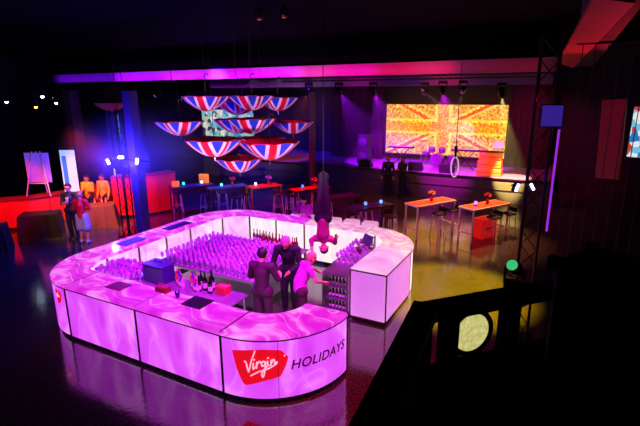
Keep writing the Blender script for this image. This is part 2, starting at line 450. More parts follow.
# ------------------------------------------------------------------ things on and in the bar
mat_red = pbr('bar_mat_red', (110, 10, 40), .55, noise=.3); mat_blk = pbr('bar_mat_black', (14, 8, 14), .6)
def bar_mat(cx, cy, w, d, rz, mat, label, z=1.103):
    m = MB(); m.bbox(-w/2, w/2, -d/2, d/2, 0, .012, .004)
    for k in range(7): m.box(-w/2+.02, w/2-.02, -d/2+.02+k*(d-.05)/6, -d/2+.03+k*(d-.05)/6, .012, .016)
    tag(m.build('bar_mat', mat, None, (cx, cy, z), rotz=rz), label, 'bar mat')
bar_mat(.85, -2.49, .42, .36, 0, mat_blk, 'black rubber bar mat on the front counter top')
bar_mat(-.88, -2.63, .38, .3, 0, mat_red, 'dark red bar mat on the front counter near the left corner')
purp = pbr('bar_mat_purple', (60, 14, 110), .5)
bar_mat(-2.8, -.72, .34, .62, 0, purp, 'purple bar mat on the left counter nearest the left corner')
bar_mat(-2.8, .75, .3, .8, 0, purp, 'long purple bar mat further along the left counter')
bar_mat(.15, -2.18+0, .0001+.3, .0001+.0, 0, mat_red, 'x') if 0 else None
# service worktops inside the bar
wt = pbr('purple_lit_worktop', (150, 120, 160), .25, .3, noise=.2)
def worktop(label, x0, x1, y0, y1, z=.88):
    cx, cy = (x0+x1)/2, (y0+y1)/2
    t = thing('service_worktop', label, 'worktop', (cx, cy, 0))
    w, d = (x1-x0)/2, (y1-y0)/2
    MB().bbox(-w, w, -d, d, z-.04, z, .006).build('worktop_surface', wt, t)
    for sx in (-1, 1):
        for sy in (-1, 1): MB().box(sx*(w-.05)-.02, sx*(w-.05)+.02, sy*(d-.05)-.02, sy*(d-.05)+.02, 0, z-.04).build('leg', steel, t)
    MB().box(-w+.03, w-.03, -d+.03, d-.03, .3, .32).build('lower_shelf', steel, t)
    MB().box(-w, w, -d-.012, -d, z-.05, z-.01).build('edge_strip', steel, t); MB().box(-w, w, d, d+.012, z-.05, z-.01).build('edge_strip', steel, t)
worktop('service worktop running inside the front counter, crowded with glasses and bottles', -2.2, 1.1, -2.28, -1.45)
worktop('central island table inside the bar covered in glasses', -1.75, .85, -.95, 1.25)
worktop('stainless worktop inside the right side of the bar beside the end cabinet', 1.72, 2.38, .75, 1.9)
# black drinks box
t = thing('drinks_cooler', 'dark purple box cooler standing on the front service worktop', 'cooler', (-.85, -1.72, .88))
MB().bbox(-.26, .26, -.17, .17, 0, .33, .015).build('body', pbr('cooler_purple', (52, 20, 110), .4), t)
MB().bbox(-.27, .27, -.18, .18, .33, .37, .012).build('lid', pbr('cooler_lid', (70, 30, 130), .35), t)
MB().path([(-.1, 0, .37), (-.1, 0, .4), (.1, 0, .4), (.1, 0, .37)], .01).build('handle', black, t)
t = thing('drinks_box', 'red carton at the right end of the coloured bottles', 'box', (.66, -1.62, .88))
MB().bbox(-.11, .11, -.1, .1, 0, .15, .006).build('carton', pbr('red_carton', (190, 15, 60), .5), t)
MB().box(-.11, .11, -.015, .015, .15, .153).build('tape', pbr('carton_tape', (230, 120, 180), .4), t)
# cups
def cup(loc, label, mat, h=.12):
    t = thing('metal_cup', label, 'cup', loc)
    MB().lathe([(.03, 0), (.034, .02), (.042, h), (.037, h), (.03, .012)], 14, cap=False).build('cup_body', mat, t, smooth=True)
    MB().lathe([(.001, .012), (.03, .012)], 14, cap=False).build('cup_base', mat, t)
cup((.42, -2.5, 1.103), 'purple metal cup beside the black bar mat', pbr('purple_metal', (110, 60, 150), .25, .9))
# small red tray with straws
t = thing('straw_caddy', 'small red straw caddy on the front counter left of the metal cup', 'caddy', (.0, -2.42, 1.1))
MB().bbox(-.13, .13, -.07, .07, 0, .08, .008).build('caddy_box', darkred, t)
m = MB()
for k in range(8): m.tube((-.1+k*.028, 0, .06), (-.1+k*.03, .01, .15), .004)
m.build('straws', pbr('straw_pink', (240, 120, 170), .4), t)

# bottles
def bottle_proto(name, label, cat, body, cap, hgt=.3, r=.037, group=None, loc=(0, 0, 0)):
    t = thing(name, label, cat, loc, group=group)
    MB().lathe([(r*.9, 0), (r, .01), (r, hgt*.55), (r*.75, hgt*.65), (r*.34, hgt*.74), (r*.32, hgt*.93)], 10).build('bottle_body', body, t, smooth=True)
    MB().lathe([(r*.38, hgt*.92), (r*.38, hgt), (r*.3, hgt*1.01)], 8).build('cap', cap, t)
    MB().lathe([(r*1.02, hgt*.15), (r*1.02, hgt*.42)], 10, cap=False).build('paper_label', pbr('bottle_label', (220, 170, 220), .5), t)
    return t
gmat = lambda n, c: pbr(n, c, .1, 0, spec=.8)
capm = pbr('bottle_cap', (90, 20, 40), .4)
gl = 'wine bottles standing in rows on the island'
wb = bottle_proto('wine_bottle', 'tall dark wine bottle standing in the row at the back of the island', 'bottle', gmat('plum_glass', (88, 8, 62)), capm, .34, group=gl, loc=(-.62, 1.12, .88))
wb2 = bottle_proto('wine_bottle', 'tall dark wine bottle standing in the row at the back of the island', 'bottle', gmat('ruby_glass', (150, 12, 40)), capm, .34, group=gl, loc=(.68, 1.0, .88))
for k in range(1, 14):
    dup(wb if k % 3 else wb2, (-.62+k*.1, 1.13-.012*k+random.uniform(-.02, .02), .88))
for k in range(10):
    dup(wb if k % 2 else wb2, (-.25+k*.1, .92+random.uniform(-.03, .03), .88))
gd = 'dark bottles on the front worktop'
db = bottle_proto('liqueur_bottle', 'black bottle in the cluster of dark bottles on the front worktop', 'bottle', gmat('black_glass', (10, 8, 14)), pbr('cap_blk', (20, 16, 26), .4), .36, .05, group=gd, loc=(.27, -1.66, .88))
for x, y, s in ((.38, -1.6, 1.1), (.12, -1.6, .95), (.44, -1.72, .9), (.2, -1.75, .85)): dup(db, (x, y, .88), 0, scale=s)
cols = [('red_glass', (200, 15, 70), 'red bottle in the coloured row on the front worktop', 'red bottles on the front worktop'),
        ('blue_glass', (40, 40, 210), 'blue bottle in the coloured row on the front worktop', 'blue bottles on the front worktop'),
        ('pink_glass', (230, 90, 200), 'pink bottle in the coloured row on the front worktop', 'pink bottles on the front worktop')]
for q, (mn, c, lb, gg) in enumerate(cols):
    pr = None
    for k in range(6):
        x = -.52+((k*3+q)*.042); y = -1.58-.1*(k % 3)+random.uniform(-.02, .02)
        if pr is None: pr = bottle_proto('spirit_bottle', lb, 'bottle', gmat(mn, c), capm, .27, group=gg, loc=(x, y, .88))
        else: dup(pr, (x, y, .88), random.random(), scale=random.uniform(.85, 1.1))
# glasses
gm = pbr('lit_glassware', (220, 150, 240), .08, 0, spec=1, trans=.35)
def wineglass(loc, label, group):
    t = thing('wine_glass', label, 'glass', loc, group=group)
    MB().lathe([(.03, 0), (.03, .003), (.004, .008), (.004, .08), (.012, .09), (.034, .125), (.036, .16), (.03, .2), (.028, .2), (.033, .16), (.03, .128), (.002, .095)], 10, cap=False).build('glass_body', gm, t, smooth=True)
    return t
g1 = 'glasses crowding the central island'
p1 = wineglass((-1.65, -.88, .88), 'stemmed glass among the rows of glasses on the central island', g1)
cnt = 0
for ix in range(18):
    for iy in range(14):
        if ix == 0 and iy == 0: continue
        x = -1.65+ix*.142+random.uniform(-.02, .02); y = -.88+iy*.13+random.uniform(-.02, .02)
        dup(p1, (x, y, .88), scale=random.uniform(.95, 1.12)); cnt += 1
g2 = 'glasses on the left end of the front worktop'
p2 = wineglass((-2.1, -2.18, .88), 'stemmed glass in the clump at the left end of the front worktop', g2)
for ix in range(9):
    for iy in range(6):
        if ix or iy: dup(p2, (-2.1+ix*.115+random.uniform(-.015, .015), -2.18+iy*.13+random.uniform(-.02, .02), .88), scale=random.uniform(.95, 1.25))
g3 = 'glasses on the worktop by the end cabinet'
p3 = wineglass((1.8, .85, .88), 'stemmed glass on the worktop beside the end cabinet', g3)
for ix in range(5):
    for iy in range(7):
        if (ix or iy) and random.random() < .8: dup(p3, (1.8+ix*.13, .85+iy*.17, .88), scale=random.uniform(.9, 1.2))
# bottle fridge by the opening
t = thing('bottle_fridge', 'upright glass fronted bottle fridge beside the pink end cabinet', 'fridge', (2.1, .42, 0))
fr = pbr('fridge_interior', (230, 200, 225), .4, emis=(250, 205, 235), es=.7)
m = MB(); m.box(-.3, -.27, -.28, .28, 0, .86); m.box(.27, .3, -.28, .28, 0, .86); m.box(-.3, .3, -.28, .28, .86, .9); m.box(-.3, .3, -.28, .28, 0, .06); m.box(-.27, .27, .25, .28, .06, .86)
m.build('fridge_body', steel, t)
MB().box(-.27, .27, .235, .25, .06, .86).build('lit_back', fr, t)
for zz in (.3, .56): MB().box(-.27, .27, -.24, .235, zz, zz+.012).build('shelf', steel, t)
m = MB(); m.box(-.3, -.26, -.3, -.28, .02, .88); m.box(.26, .3, -.3, -.28, .02, .88); m.box(-.26, .26, -.3, -.28, .84, .88); m.box(-.26, .26, -.3, -.28, .02, .06)
dr = m.build('door', steel, t)
MB().path([(-.24, -.3, .35), (-.24, -.33, .36), (-.24, -.33, .6), (-.24, -.3, .61)], .008).build('handle', black, dr)
gf = 'bottles inside the glass fronted fridge'
fb = bottle_proto('beer_bottle', 'small dark bottle on a shelf inside the bottle fridge', 'bottle', gmat('beer_glass', (100, 20, 70)), capm, .2, .03, group=gf, loc=(1.9, .3, .572))
for zz in (.06, .312, .572):
    for k in range(6):
        for j in range(2):
            if not (zz > .5 and k == 0 and j == 0): dup(fb, (1.9+k*.08, .3+j*.15, zz))
# till on the right worktop corner
t = thing('cash_till', 'dark brown till on the worktop in the far right corner of the bar', 'till', (2.1, 1.68, .88), R(-30))
tb = pbr('till_brown', (90, 30, 50), .4)
MB().bbox(-.18, .18, -.18, .18, 0, .1, .01).build('drawer_base', tb, t)
MB().tube((0, .05, .1), (0, .05, .22), .025).build('stand', black, t)
mm = Matrix.Rotation(R(-25), 4, 'X')
MB().box(-.16, .16, -.012, .012, .0, .24, M=Matrix.Translation((0, .02, .17)) @ mm).build('screen', tb, t)

# ------------------------------------------------------------------ umbrellas
UR, UD = .6, .3
umat = flag_mat('union_flag_cloth', UR)
ulin = pbr('umbrella_lining_red', (190, 10, 30), .6, emis=None)
def gore_surface(off=0, n=8, sub=6, rings=7):
    vs, fs = [], []
    N_ = n*sub
    for k in range(rings+1):
        f = k/rings
        for i in range(N_):
            a = 2*PI*i/N_; w = (i % sub)/sub
            sag = 1-.05*f*math.sin(PI*w)                     # cloth pulls in between the ribs
            r = (UR-off)*f*sag
            z = -UD+off+UD*(f**1.9)*1.0 + .02*f*math.sin(PI*w)*(f)
            vs.append((r*math.cos(a), r*math.sin(a), z))
    for k in range(rings):
        for i in range(N_):
            j = (i+1) % N_; fs.append((k*N_+i, k*N_+j, (k+1)*N_+j, (k+1)*N_+i))
    return MB().add(vs, fs)
def umbrella(loc, rz, label, top=6.4):
    t = thing('union_flag_umbrella', label, 'umbrella', loc, rz, 'open umbrellas hanging upside down over the bar')
    gore_surface().build('canopy', umat, t, smooth=True)
    gore_surface(.012).build('lining', ulin, t, smooth=True)
    for i in range(8):
        a = 2*PI*i/8; m = MB(); pts = []
        for k in range(6):
            f = k/5; pts.append(((UR-.02)*f*math.cos(a), (UR-.02)*f*math.sin(a), -UD+.02+UD*f**1.9))
        m.path(pts, .005, 5); m.build('rib', black, t)
    MB().tube((0, 0, -UD), (0, 0, -UD-.09), .008, .003).build('ferrule', pbr('ferrule_metal', (180, 170, 190), .3, .8), t)
    MB().tube((0, 0, -UD+.02), (0, 0, .42), .007).build('shaft', black, t)
    m = MB()
    h = [(0, 0, .42), (0, 0, .46), (.02, 0, .49), (.05, 0, .5), (.08, 0, .48), (.085, 0, .45)]
    m.path(h, .012, 6); m.build('hook_handle', black, t)
    MB().tube((0, 0, .46), (0, 0, top-loc[2]), .0022).build('hanging_wire', pbr('wire_dark', (22, 18, 30), .8, spec=.1), t)
    return t
U = [((-1.08, 1.27, 2.9), 0, 'union flag umbrella hanging lowest, at the point of the whole cluster', 1),
 ((-.95, .24, 3.45), 10, 'union flag umbrella in the second row up, left of the lowest one', 1.1),
 ((.35, .49, 3.43), 30, 'union flag umbrella in the second row up, right of the lowest one', 1.1),
 ((-1.58, 2.97, 3.23), 55, 'union flag umbrella half hidden between the two of the second row up', 1.1),
 ((-2.46, .79, 3.78), 45, 'union flag umbrella hanging farthest left in the middle row', 1),
 ((-.93, 1.62, 3.83), 5, 'large union flag umbrella in the centre of the middle row', 1.04),
 ((-2.35, 2.9, 3.72), 60, 'union flag umbrella tucked behind the left of the central one', 1.15),
 ((-1.43, 4.4, 3.6), 20, 'union flag umbrella hanging farthest right in the middle row', 1.05),
 ((-2.15, 1.42, 4.36), 15, 'union flag umbrella at the left end of the top row', 1.02),
 ((-1.46, 2.4, 4.36), 0, 'union flag umbrella second along in the top row', 1.05),
 ((-1.72, 4.04, 4.3), 40, 'union flag umbrella at the right end of the top row', 1.08),
 ((-3.4, 4.3, 4.2), 70, 'union flag umbrella behind and between the left two of the top row', 1.25)]
for loc, rz, lb, s in U:
    um = umbrella(loc, R(rz+12), lb, top=loc[2]+(6.55-loc[2])/s/1.12); um.scale = (s, s, s*1.12)
# pink dish far left
um = thing('hanging_umbrella', 'pink umbrella hanging alone left of the left column', 'umbrella', (-9.6, 4.5, 4.1))
gore_surface().build('canopy', pbr('pink_cloth', (220, 120, 170), .6), um, smooth=True)
MB().tube((0, 0, -UD), (0, 0, 2.45), .006).build('hanging_wire', black, um); um.scale = (1.0, 1.0, 1.0)

# ------------------------------------------------------------------ stage
def stage():
    st = pbr('stage_deck', (120, 70, 130), .35, noise=.25)
    face = pbr('stage_fascia', (85, 72, 70), .6, noise=.25, nscale=2)
    t = thing('stage_platform', 'long low stage platform across the back of the hall', 'stage', (0, 12, 0))
    MB().box(-12, 5.6, 0, 4.98, 1.0, 1.05).build('stage_deck', st, t)
    MB().box(-12, 5.6, .02, .08, 0, 1.0).build('stage_fascia', face, t)
    MB().box(5.5, 5.6, .08, 4.98, 0, 1.0).build('side_panel', face, t)
    m = MB(); m.box(-12, 5.6, -.02, .02, 1.0, 1.06); m.box(-12, 5.6, 0, .02, .55, .57); m.build('edge_rail', trim, t)
stage()
def screen_mat():
    m = bpy.data.materials.new('led_wall_picture'); m.use_nodes = True
    nt = m.node_tree; b = nt.nodes['Principled BSDF']; N = nt.nodes.new; L = nt.links.new
    b.inputs['Base Color'].default_value = (.01, .01, .01, 1)
    tc = N('ShaderNodeTexCoord'); sp = N('ShaderNodeSeparateXYZ'); L(tc.outputs['Object'], sp.inputs[0])
    nz = N('ShaderNodeTexNoise'); nz.inputs['Scale'].default_value = 9; nz.inputs['Detail'].default_value = 4; L(tc.outputs['Object'], nz.inputs['Vector'])
    vo = N('ShaderNodeTexVoronoi'); vo.inputs['Scale'].default_value = 11; L(tc.outputs['Object'], vo.inputs['Vector'])
    def mth(op, a, bb=None, c=None):
        n = N('ShaderNodeMath'); n.operation = op
        for i, v in enumerate((a, bb, c)):
            if v is None: continue
            if isinstance(v, (int, float)): n.inputs[i].default_value = v
            else: L(v, n.inputs[i])
        return n.outputs[0]
    wob = mth('MULTIPLY', mth('SUBTRACT', nz.outputs['Fac'], .5), .35)
    x = mth('ADD', sp.outputs[0], wob); z = mth('ADD', sp.outputs[2], wob)
    ax = mth('ABSOLUTE', x); az = mth('ABSOLUTE', z)
    dg = mth('ABSOLUTE', mth('SUBTRACT', mth('MULTIPLY', ax, .5), az))
    def over(fac, base, col):
        q = N('ShaderNodeMix'); q.data_type = 'RGBA'; L(fac, q.inputs['Factor'])
        if isinstance(base, tuple): q.inputs[6].default_value = base
        else: L(base, q.inputs[6])
        if isinstance(col, tuple): q.inputs[7].default_value = col
        else: L(col, q.inputs[7])
        return q.outputs[2]
    field = N('ShaderNodeValToRGB'); e = field.color_ramp.elements
    e[0].position = .35; e[0].color = srgb(235, 80, 15); e[1].position = .62; e[1].color = srgb(225, 190, 70)
    L(nz.outputs['Fac'], field.inputs[0])
    crs = N('ShaderNodeValToRGB'); e = crs.color_ramp.elements
    e[0].position = .3; e[0].color = srgb(255, 100, 0); e[1].position = .75; e[1].color = srgb(255, 190, 20)
    L(vo.outputs['Distance'], crs.inputs[0])
    c = over(mth('LESS_THAN', dg, .2), field.outputs[0], srgb(255, 205, 90))
    c = over(mth('LESS_THAN', dg, .09), c, srgb(245, 90, 20))
    m1 = mth('MINIMUM', mth('MULTIPLY', ax, 1.0), mth('MULTIPLY', az, 1.15))
    c = over(mth('LESS_THAN', m1, .42), c, srgb(255, 215, 60))
    c = over(mth('LESS_THAN', m1, .28), c, crs.outputs[0])
    L(c, b.inputs['Emission Color'])
    fl = mth('MULTIPLY_ADD', nz.outputs['Fac'], 2.2, .1)
    L(fl, b.inputs['Emission Strength'])
    return m
t = thing('led_screen', 'big orange and yellow video wall at the back of the stage', 'screen', (.48, 15.5, 1.05))
MB().box(-2.95, 2.95, 0, .04, .35, 2.83).build('display_panel', screen_mat(), t)
# object coordinates centred for the picture: shift the mesh
dp = t.children[0]
for v in dp.data.vertices: v.co.z -= 1.75
dp.location = (0, 0, 1.75)
m = MB(); m.box(-3.02, -2.95, -.02, .08, .28, 2.9); m.box(2.95, 3.02, -.02, .08, .28, 2.9); m.box(-3.02, 3.02, -.02, .08, 2.83, 2.9); m.box(-3.02, 3.02, -.02, .08, .28, .35); m.build('frame', blackm, t)
for x in (-2, 2): MB().box(x-.06, x+.06, 0, .1, 0, .3).build('foot', blackm, t)
# stage drapes
def drape(label, x0, x1, y, z0, z1, mat, waves=.35, rz=0):
    m = MB(); n = int((x1-x0)/.06); vs = []
    for k in range(n+1):
        x = x0+(x1-x0)*k/n-(x0+x1)/2; yy = .06*math.sin(k*waves*2.2)
        vs += [(x, yy, z0), (x, yy, z1), (x, yy+.02, z1), (x, yy+.02, z0)]
    fs = []
    for k in range(n):
        for j in range(4): a, b = k*4+j, k*4+(j+1) % 4; fs.append((a, b, b+4, a+4))
    m.add(vs, fs)
    return tag(m.build('stage_drape', mat, None, ((x0+x1)/2, y, 0), rotz=rz), label, 'curtain')
drc = pbr('drape_cloth', (50, 14, 34), .9, noise=.3, spec=.1)
drape('dark drape hanging right of the big orange screen', 3.55, 5.3, 15.3, 1.05, 4.7, drc)
drape('dark drape hanging left of the big orange screen', -5.6, -2.6, 15.3, 1.05, 4.7, drc)

# speaker wedges, stacks
def wedge(loc, rz, label):
    t = thing('monitor_speaker', label, 'speaker', loc, rz)
    vs = [(-.3, -.2, 0), (.3, -.2, 0), (.3, .22, 0), (-.3, .22, 0), (-.3, -.2, .12), (.3, -.2, .12), (.3, .12, .38), (-.3, .12, .38), (-.3, .22, .34), (.3, .22, .34)]
    MB().add(vs, [(3, 2, 1, 0), (0, 1, 5, 4), (4, 5, 6, 7), (7, 6, 9, 8), (8, 9, 2, 3), (0, 4, 7, 8, 3), (1, 2, 9, 6, 5)]).build('cabinet', blackm, t)
    MB().add([(-.27, -.2, .135), (.27, -.2, .135), (.27, .1, .38), (-.27, .1, .38), (-.27, -.205, .14), (.27, -.205, .14), (.27, .095, .385), (-.27, .095, .385)],
        [(4, 5, 6, 7), (0, 4, 7, 3), (1, 2, 6, 5), (0, 1, 5, 4), (3, 7, 6, 2)]).build('grille', pbr('grille_grey', (40, 38, 42), .6), t)
wedge((-2.35, 12.5, 1.05), PI, 'black wedge monitor speaker at the left of the stage front')
wedge((.05, 12.6, 1.05), PI, 'black wedge monitor speaker at the middle of the stage front')
wedge((1.45, 12.6, 1.05), PI, 'black wedge monitor speaker behind the white hoop')
t = thing('speaker_stack', 'tall dark loudspeaker stack at the left of the stage', 'speaker', (-2.9, 13.6, 1.05))
MB().bbox(-.3, .3, -.25, .25, 0, .75, .02).build('lower_cabinet', blackm, t)
MB().bbox(-.27, .27, -.25, .25, .75, 1.4, .02).build('upper_cabinet', blackm, t)
for zz in (.38, 1.08):
    m = MB().lathe([(.2, 0), (.2, .01), (.08, .02)], 16); m.v = [(v[0], -.25-v[2], zz+v[1]) for v in m.v]
    m.build('speaker_cone', pbr('cone_grey', (50, 46, 54), .5), t)
# drum kit
t = thing('drum_kit', 'drum kit on the stage in front of the orange screen', 'drum kit', (.6, 14.2, 1.05))
dm = pbr('drum_purple', (90, 30, 100), .3); cym = pbr('cymbal_brass', (190, 140, 60), .3, .9)
def drum(x, y, z, r, h, tilt=0):
    m = MB(); m.lathe([(r, 0), (r, h)], 18); M = Matrix.Translation((x, y, z)) @ Matrix.Rotation(tilt, 4, 'X')
    m.v = [tuple(M @ Vector(v)) for v in m.v]; return m
drum(0, .2, .32, .3, .4, PI/2).build('bass_drum', dm, t)
drum(-.25, -.02, .68, .16, .2, .3).build('tom_drum', dm, t); drum(.22, -.02, .68, .16, .2, .3).build('tom_drum', dm, t)
drum(.65, .2, .15, .22, .38).build('floor_tom', dm, t)
drum(-.6, .25, .5, .18, .14).build('snare_drum', dm, t)
for x, z in ((-.8, 1.15), (.85, 1.2)):
    MB().lathe([(.25, 0), (.05, .03), (.01, .04)], 18, c=(x, .1, z)).build('cymbal', cym, t)
    m = MB(); m.tube((x, .1, .35), (x, .1, z), .012)
    for a in (0, 2.1, 4.2): m.tube((x, .1, .4), (x+.22*math.cos(a), .1+.22*math.sin(a), 0), .01)
    m.build('cymbal_stand', steel, t)
m = MB()
for a in (0, 2.1, 4.2): m.tube((-.6, .25, .5), (-.6+.15*math.cos(a), .25+.15*math.sin(a), 0), .01); m.tube((.65+.2*math.cos(a), .2+.2*math.sin(a), .4), (.65+.22*math.cos(a), .2+.22*math.sin(a), 0), .01)
m.build('drum_legs', steel, t)
# keyboard stands
def keyboard(loc, label, rz=0):
    t = thing('keyboard', label, 'keyboard', loc, rz)
    MB().bbox(-.6, .6, -.15, .15, .85, .93, .01).build('keyboard_body', blackm, t)
    m = MB(); m.box(-.55, .55, -.14, 0, .93, .94); m.build('keys', whiteplastic, t)
    m = MB(); m.path([(-.4, 0, 0), (.4, 0, .85)], .02); m.path([(.4, .05, 0), (-.4, .05, .85)], .02); m.build('cross_stand', black, t)
keyboard((-1.0, 13.6, 1.05), 'keyboard on a crossed stand left of the drum kit')
keyboard((2.0, 13.6, 1.05), 'keyboard on a crossed stand right of the drum kit')
# orange stepped crate stack with small white sign
orange = pbr('orange_lit_panel', (245, 70, 20), .5, emis=(250, 80, 25), es=.75)
t = thing('dj_booth', 'stack of three orange lit boxes at the right of the stage', 'booth', (3.2, 12.75, 1.05))
for k in range(3):
    w = .5-.03*k
    bx = MB().bbox(-w, w, -.3+.05*k, .3, .32*k, .32*k+.29, .02).build('lit_box', orange, t)
    MB().box(-w+.05, w-.05, -.305+.05*k, -.3+.05*k, .32*k+.12, .32*k+.15).build('slot', darkred, bx)
MB().box(-.5, .5, -.2, .3, .96, .99).build('top_board', blackm, t)
t = thing('music_stand_sign', 'small white sign on a thin post standing behind the orange boxes', 'sign', (3.4, 13.3, 1.05))
MB().tube((0, 0, 0), (0, 0, 1.15), .015).build('post', steel, t)
MB().bbox(-.2, .2, -.015, .015, 1.08, 1.36, .004).build('sign_board', pbr('sign_glow', (210, 170, 230), .4, emis=(220, 170, 240), es=.8), t)
MB().lathe([(.16, 0), (.15, .02), (.02, .03)], 14).build('base', black, t)
# hoop on a rope
t = thing('aerial_hoop', 'white oval hoop hanging on a dark rope in front of the stage', 'hoop', (2.49, 9.1, 1.85))
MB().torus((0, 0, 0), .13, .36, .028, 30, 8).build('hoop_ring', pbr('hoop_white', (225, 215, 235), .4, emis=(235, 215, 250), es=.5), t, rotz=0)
MB().tube((0, 0, .36), (0, 0, .75), .035, .06).build('rope_sleeve', blackm, t)
MB().tube((0, 0, .75), (0, 0, 4.7), .012).build('rope', blackm, t)

# ------------------------------------------------------------------ moving head lamps
lensm = {}
def moving_head(loc, aim, label, col, es=8, hang=True, energy=0, spot=30, blend=.4, lens_r=.07, rad=.05):
    """lamp body with base, yoke, head and lens; aims the head and its light"""
    t = thing('moving_head_lamp', label, 'stage lamp', loc)
    s = 1 if hang else -1
    MB().bbox(-.15, .15, -.11, .11, -.05 if hang else -.05, .05, .012).build('base', black, t)
    d = (Vector(aim)-Vector(loc)).normalized()
    hz = -.28*s
    m = MB()
    for x in (-.15, .15): m.box(x-.015, x+.015, -.035, .035, min(0, hz), max(0, hz))
    m.box(-.165, .165, -.035, .035, -.065 if hang else .035, -.035 if hang else .065)
    m.build('yoke', black, t)
    q = d.to_track_quat('-Z', 'Y')
    h = MB(); h.lathe([(.06, .17), (.1, .14), (.115, 0), (.11, -.12), (.1, -.17), (.09, -.17)], 14)
    ho = h.build('head', black, t, (0, 0, hz)); ho.rotation_mode = 'QUATERNION'; ho.rotation_quaternion = q
    k = (col, es)
    if k not in lensm: lensm[k] = pbr('lamp_lens_%d' % len(lensm), col, .2, emis=col, es=es)
    MB().lathe([(.001, -.175), (lens_r, -.175), (lens_r, -.16)], 14, cap=False).build('lens', lensm[k], ho)
    if energy:
        ld = bpy.data.lights.new('beam', 'SPOT'); ld.energy = energy; ld.color = srgb(*col)[:3]; ld.spot_size = R(spot); ld.spot_blend = blend; ld.shadow_soft_size = rad
        lo = bpy.data.objects.new('beam_light', ld); COL.objects.link(lo)
        lo.location = Vector(loc)+Vector((0, 0, hz))+d*.22; lo.rotation_mode = 'QUATERNION'; lo.rotation_quaternion = q
    return t
def lamp(loc, aim, col, energy, spot=60, blend=.6, rad=.15):
    d = (Vector(aim)-Vector(loc)).normalized()
    ld = bpy.data.lights.new('beam', 'SPOT'); ld.energy = energy; ld.color = srgb(*col)[:3]; ld.spot_size = R(spot); ld.spot_blend = blend; ld.shadow_soft_size = rad
    lo = bpy.data.objects.new('beam_light', ld); COL.objects.link(lo); lo.location = loc; lo.rotation_mode = 'QUATERNION'; lo.rotation_quaternion = d.to_track_quat('-Z', 'Y')
def point(loc, col, energy, rad=.1):
    ld = bpy.data.lights.new('glow', 'POINT'); ld.energy = energy; ld.color = srgb(*col)[:3]; ld.shadow_soft_size = rad
    lo = bpy.data.objects.new('glow_light', ld); COL.objects.link(lo); lo.location = loc

HB = 4.83
moving_head((-4.18, 10.3, HB), (-7, 13, 2), 'moving head lamp hanging at the left end of the row above the stage', (255, 120, 40), 5, energy=1500, spot=35)
moving_head((-2.74, 10.3, HB), (-2.5, 15, 1.0), 'moving head lamp hanging second from the left above the stage', (165, 10, 255), 6, energy=7000, spot=40)
moving_head((-1.2, 10.3, HB), (-1.2, 14.5, 1.0), 'moving head lamp hanging left of the orange screen', (185, 10, 255), 6, energy=7000, spot=45)
moving_head((.9, 10.3, HB-.05), (1.6, 15.4, 3.0), 'moving head lamp with white beams hanging above the middle of the screen', (255, 225, 235), 9, energy=5000, spot=9)
moving_head((2.35, 10.3, HB), (.9, 15.4, 3.0), 'moving head lamp hanging above the right half of the screen', (255, 200, 235), 9, energy=5000, spot=9)
moving_head((3.69, 10.3, HB-.1), (4.1, 12.6, 1.05), 'moving head lamp with a yellow beam hanging by the right edge of the screen', (255, 235, 130), 16, energy=14000, spot=24)
moving_head((1.6, 10.3, HB), (1.5, 14, 1.0), 'moving head lamp hanging between the two white ones', (210, 10, 225), 3, energy=6000, spot=55)
for x, z in ((-3.4, 10.3), (-.3, 10.3)): pass
moving_head((-11.2, 7, 4.75), (-9, 2, 1), 'blue tinted moving head lamp hanging left of the umbrellas', (60, 60, 230), 2)
moving_head((-10.2, 7.4, 4.75), (-13, 4, 1), 'moving head lamp hanging just left of the top row of umbrellas', (150, 90, 240), 3)
for x, y, lb in ((-10.2+9.4, 3.02, 'small orange ceiling fitting high above the umbrellas, right one of two'), (-1.55, 3.0, 'small orange ceiling fitting high above the umbrellas, left one of two')):
    t = thing('ceiling_fitting', lb, 'lamp', (x, y, 6.32))
    MB().lathe([(.07, 0), (.1, .05), (.1, .2), (.03, .28)], 12).build('fitting_body', black, t)
    MB().lathe([(.001, -.01), (.05, -.01), (.05, 0)], 12, cap=False).build('lens', pbr('ember_lens', (200, 70, 20), .3, emis=(210, 70, 15), es=.8), t)
t = thing('lighting_truss', 'short black lighting truss left of the umbrellas', 'truss', (-10.6, 7.2, 4.9))
MB().tube((-1.4, -.3, 0), (1.4, .4, 0), .03).build('truss_tube', black, t)
for q in (-1.2, 1.2): MB().tube((q, q*.25, 0), (q, q*.25, 1.69), .015).build('drop_rod', black, t)
# truss the lamps hang from
t = thing('lighting_truss', 'black lighting truss running below the cross beam above the stage', 'truss', (0, 10.3, 4.95))
m = MB()
for y, z in ((-.12, 0), (.12, 0), (0, .13)): m.tube((-5.5, y, z), (4.8, y, z), .025)
m.build('truss_tubes', black, t)
m = MB()
for k in range(34):
    x = -5.4+k*.3
    m.tube((x, -.12, 0), (x+.15, 0, .13), .01); m.tube((x+.15, 0, .13), (x+.3, .12, 0), .01)
m.build('truss_braces', black, t)
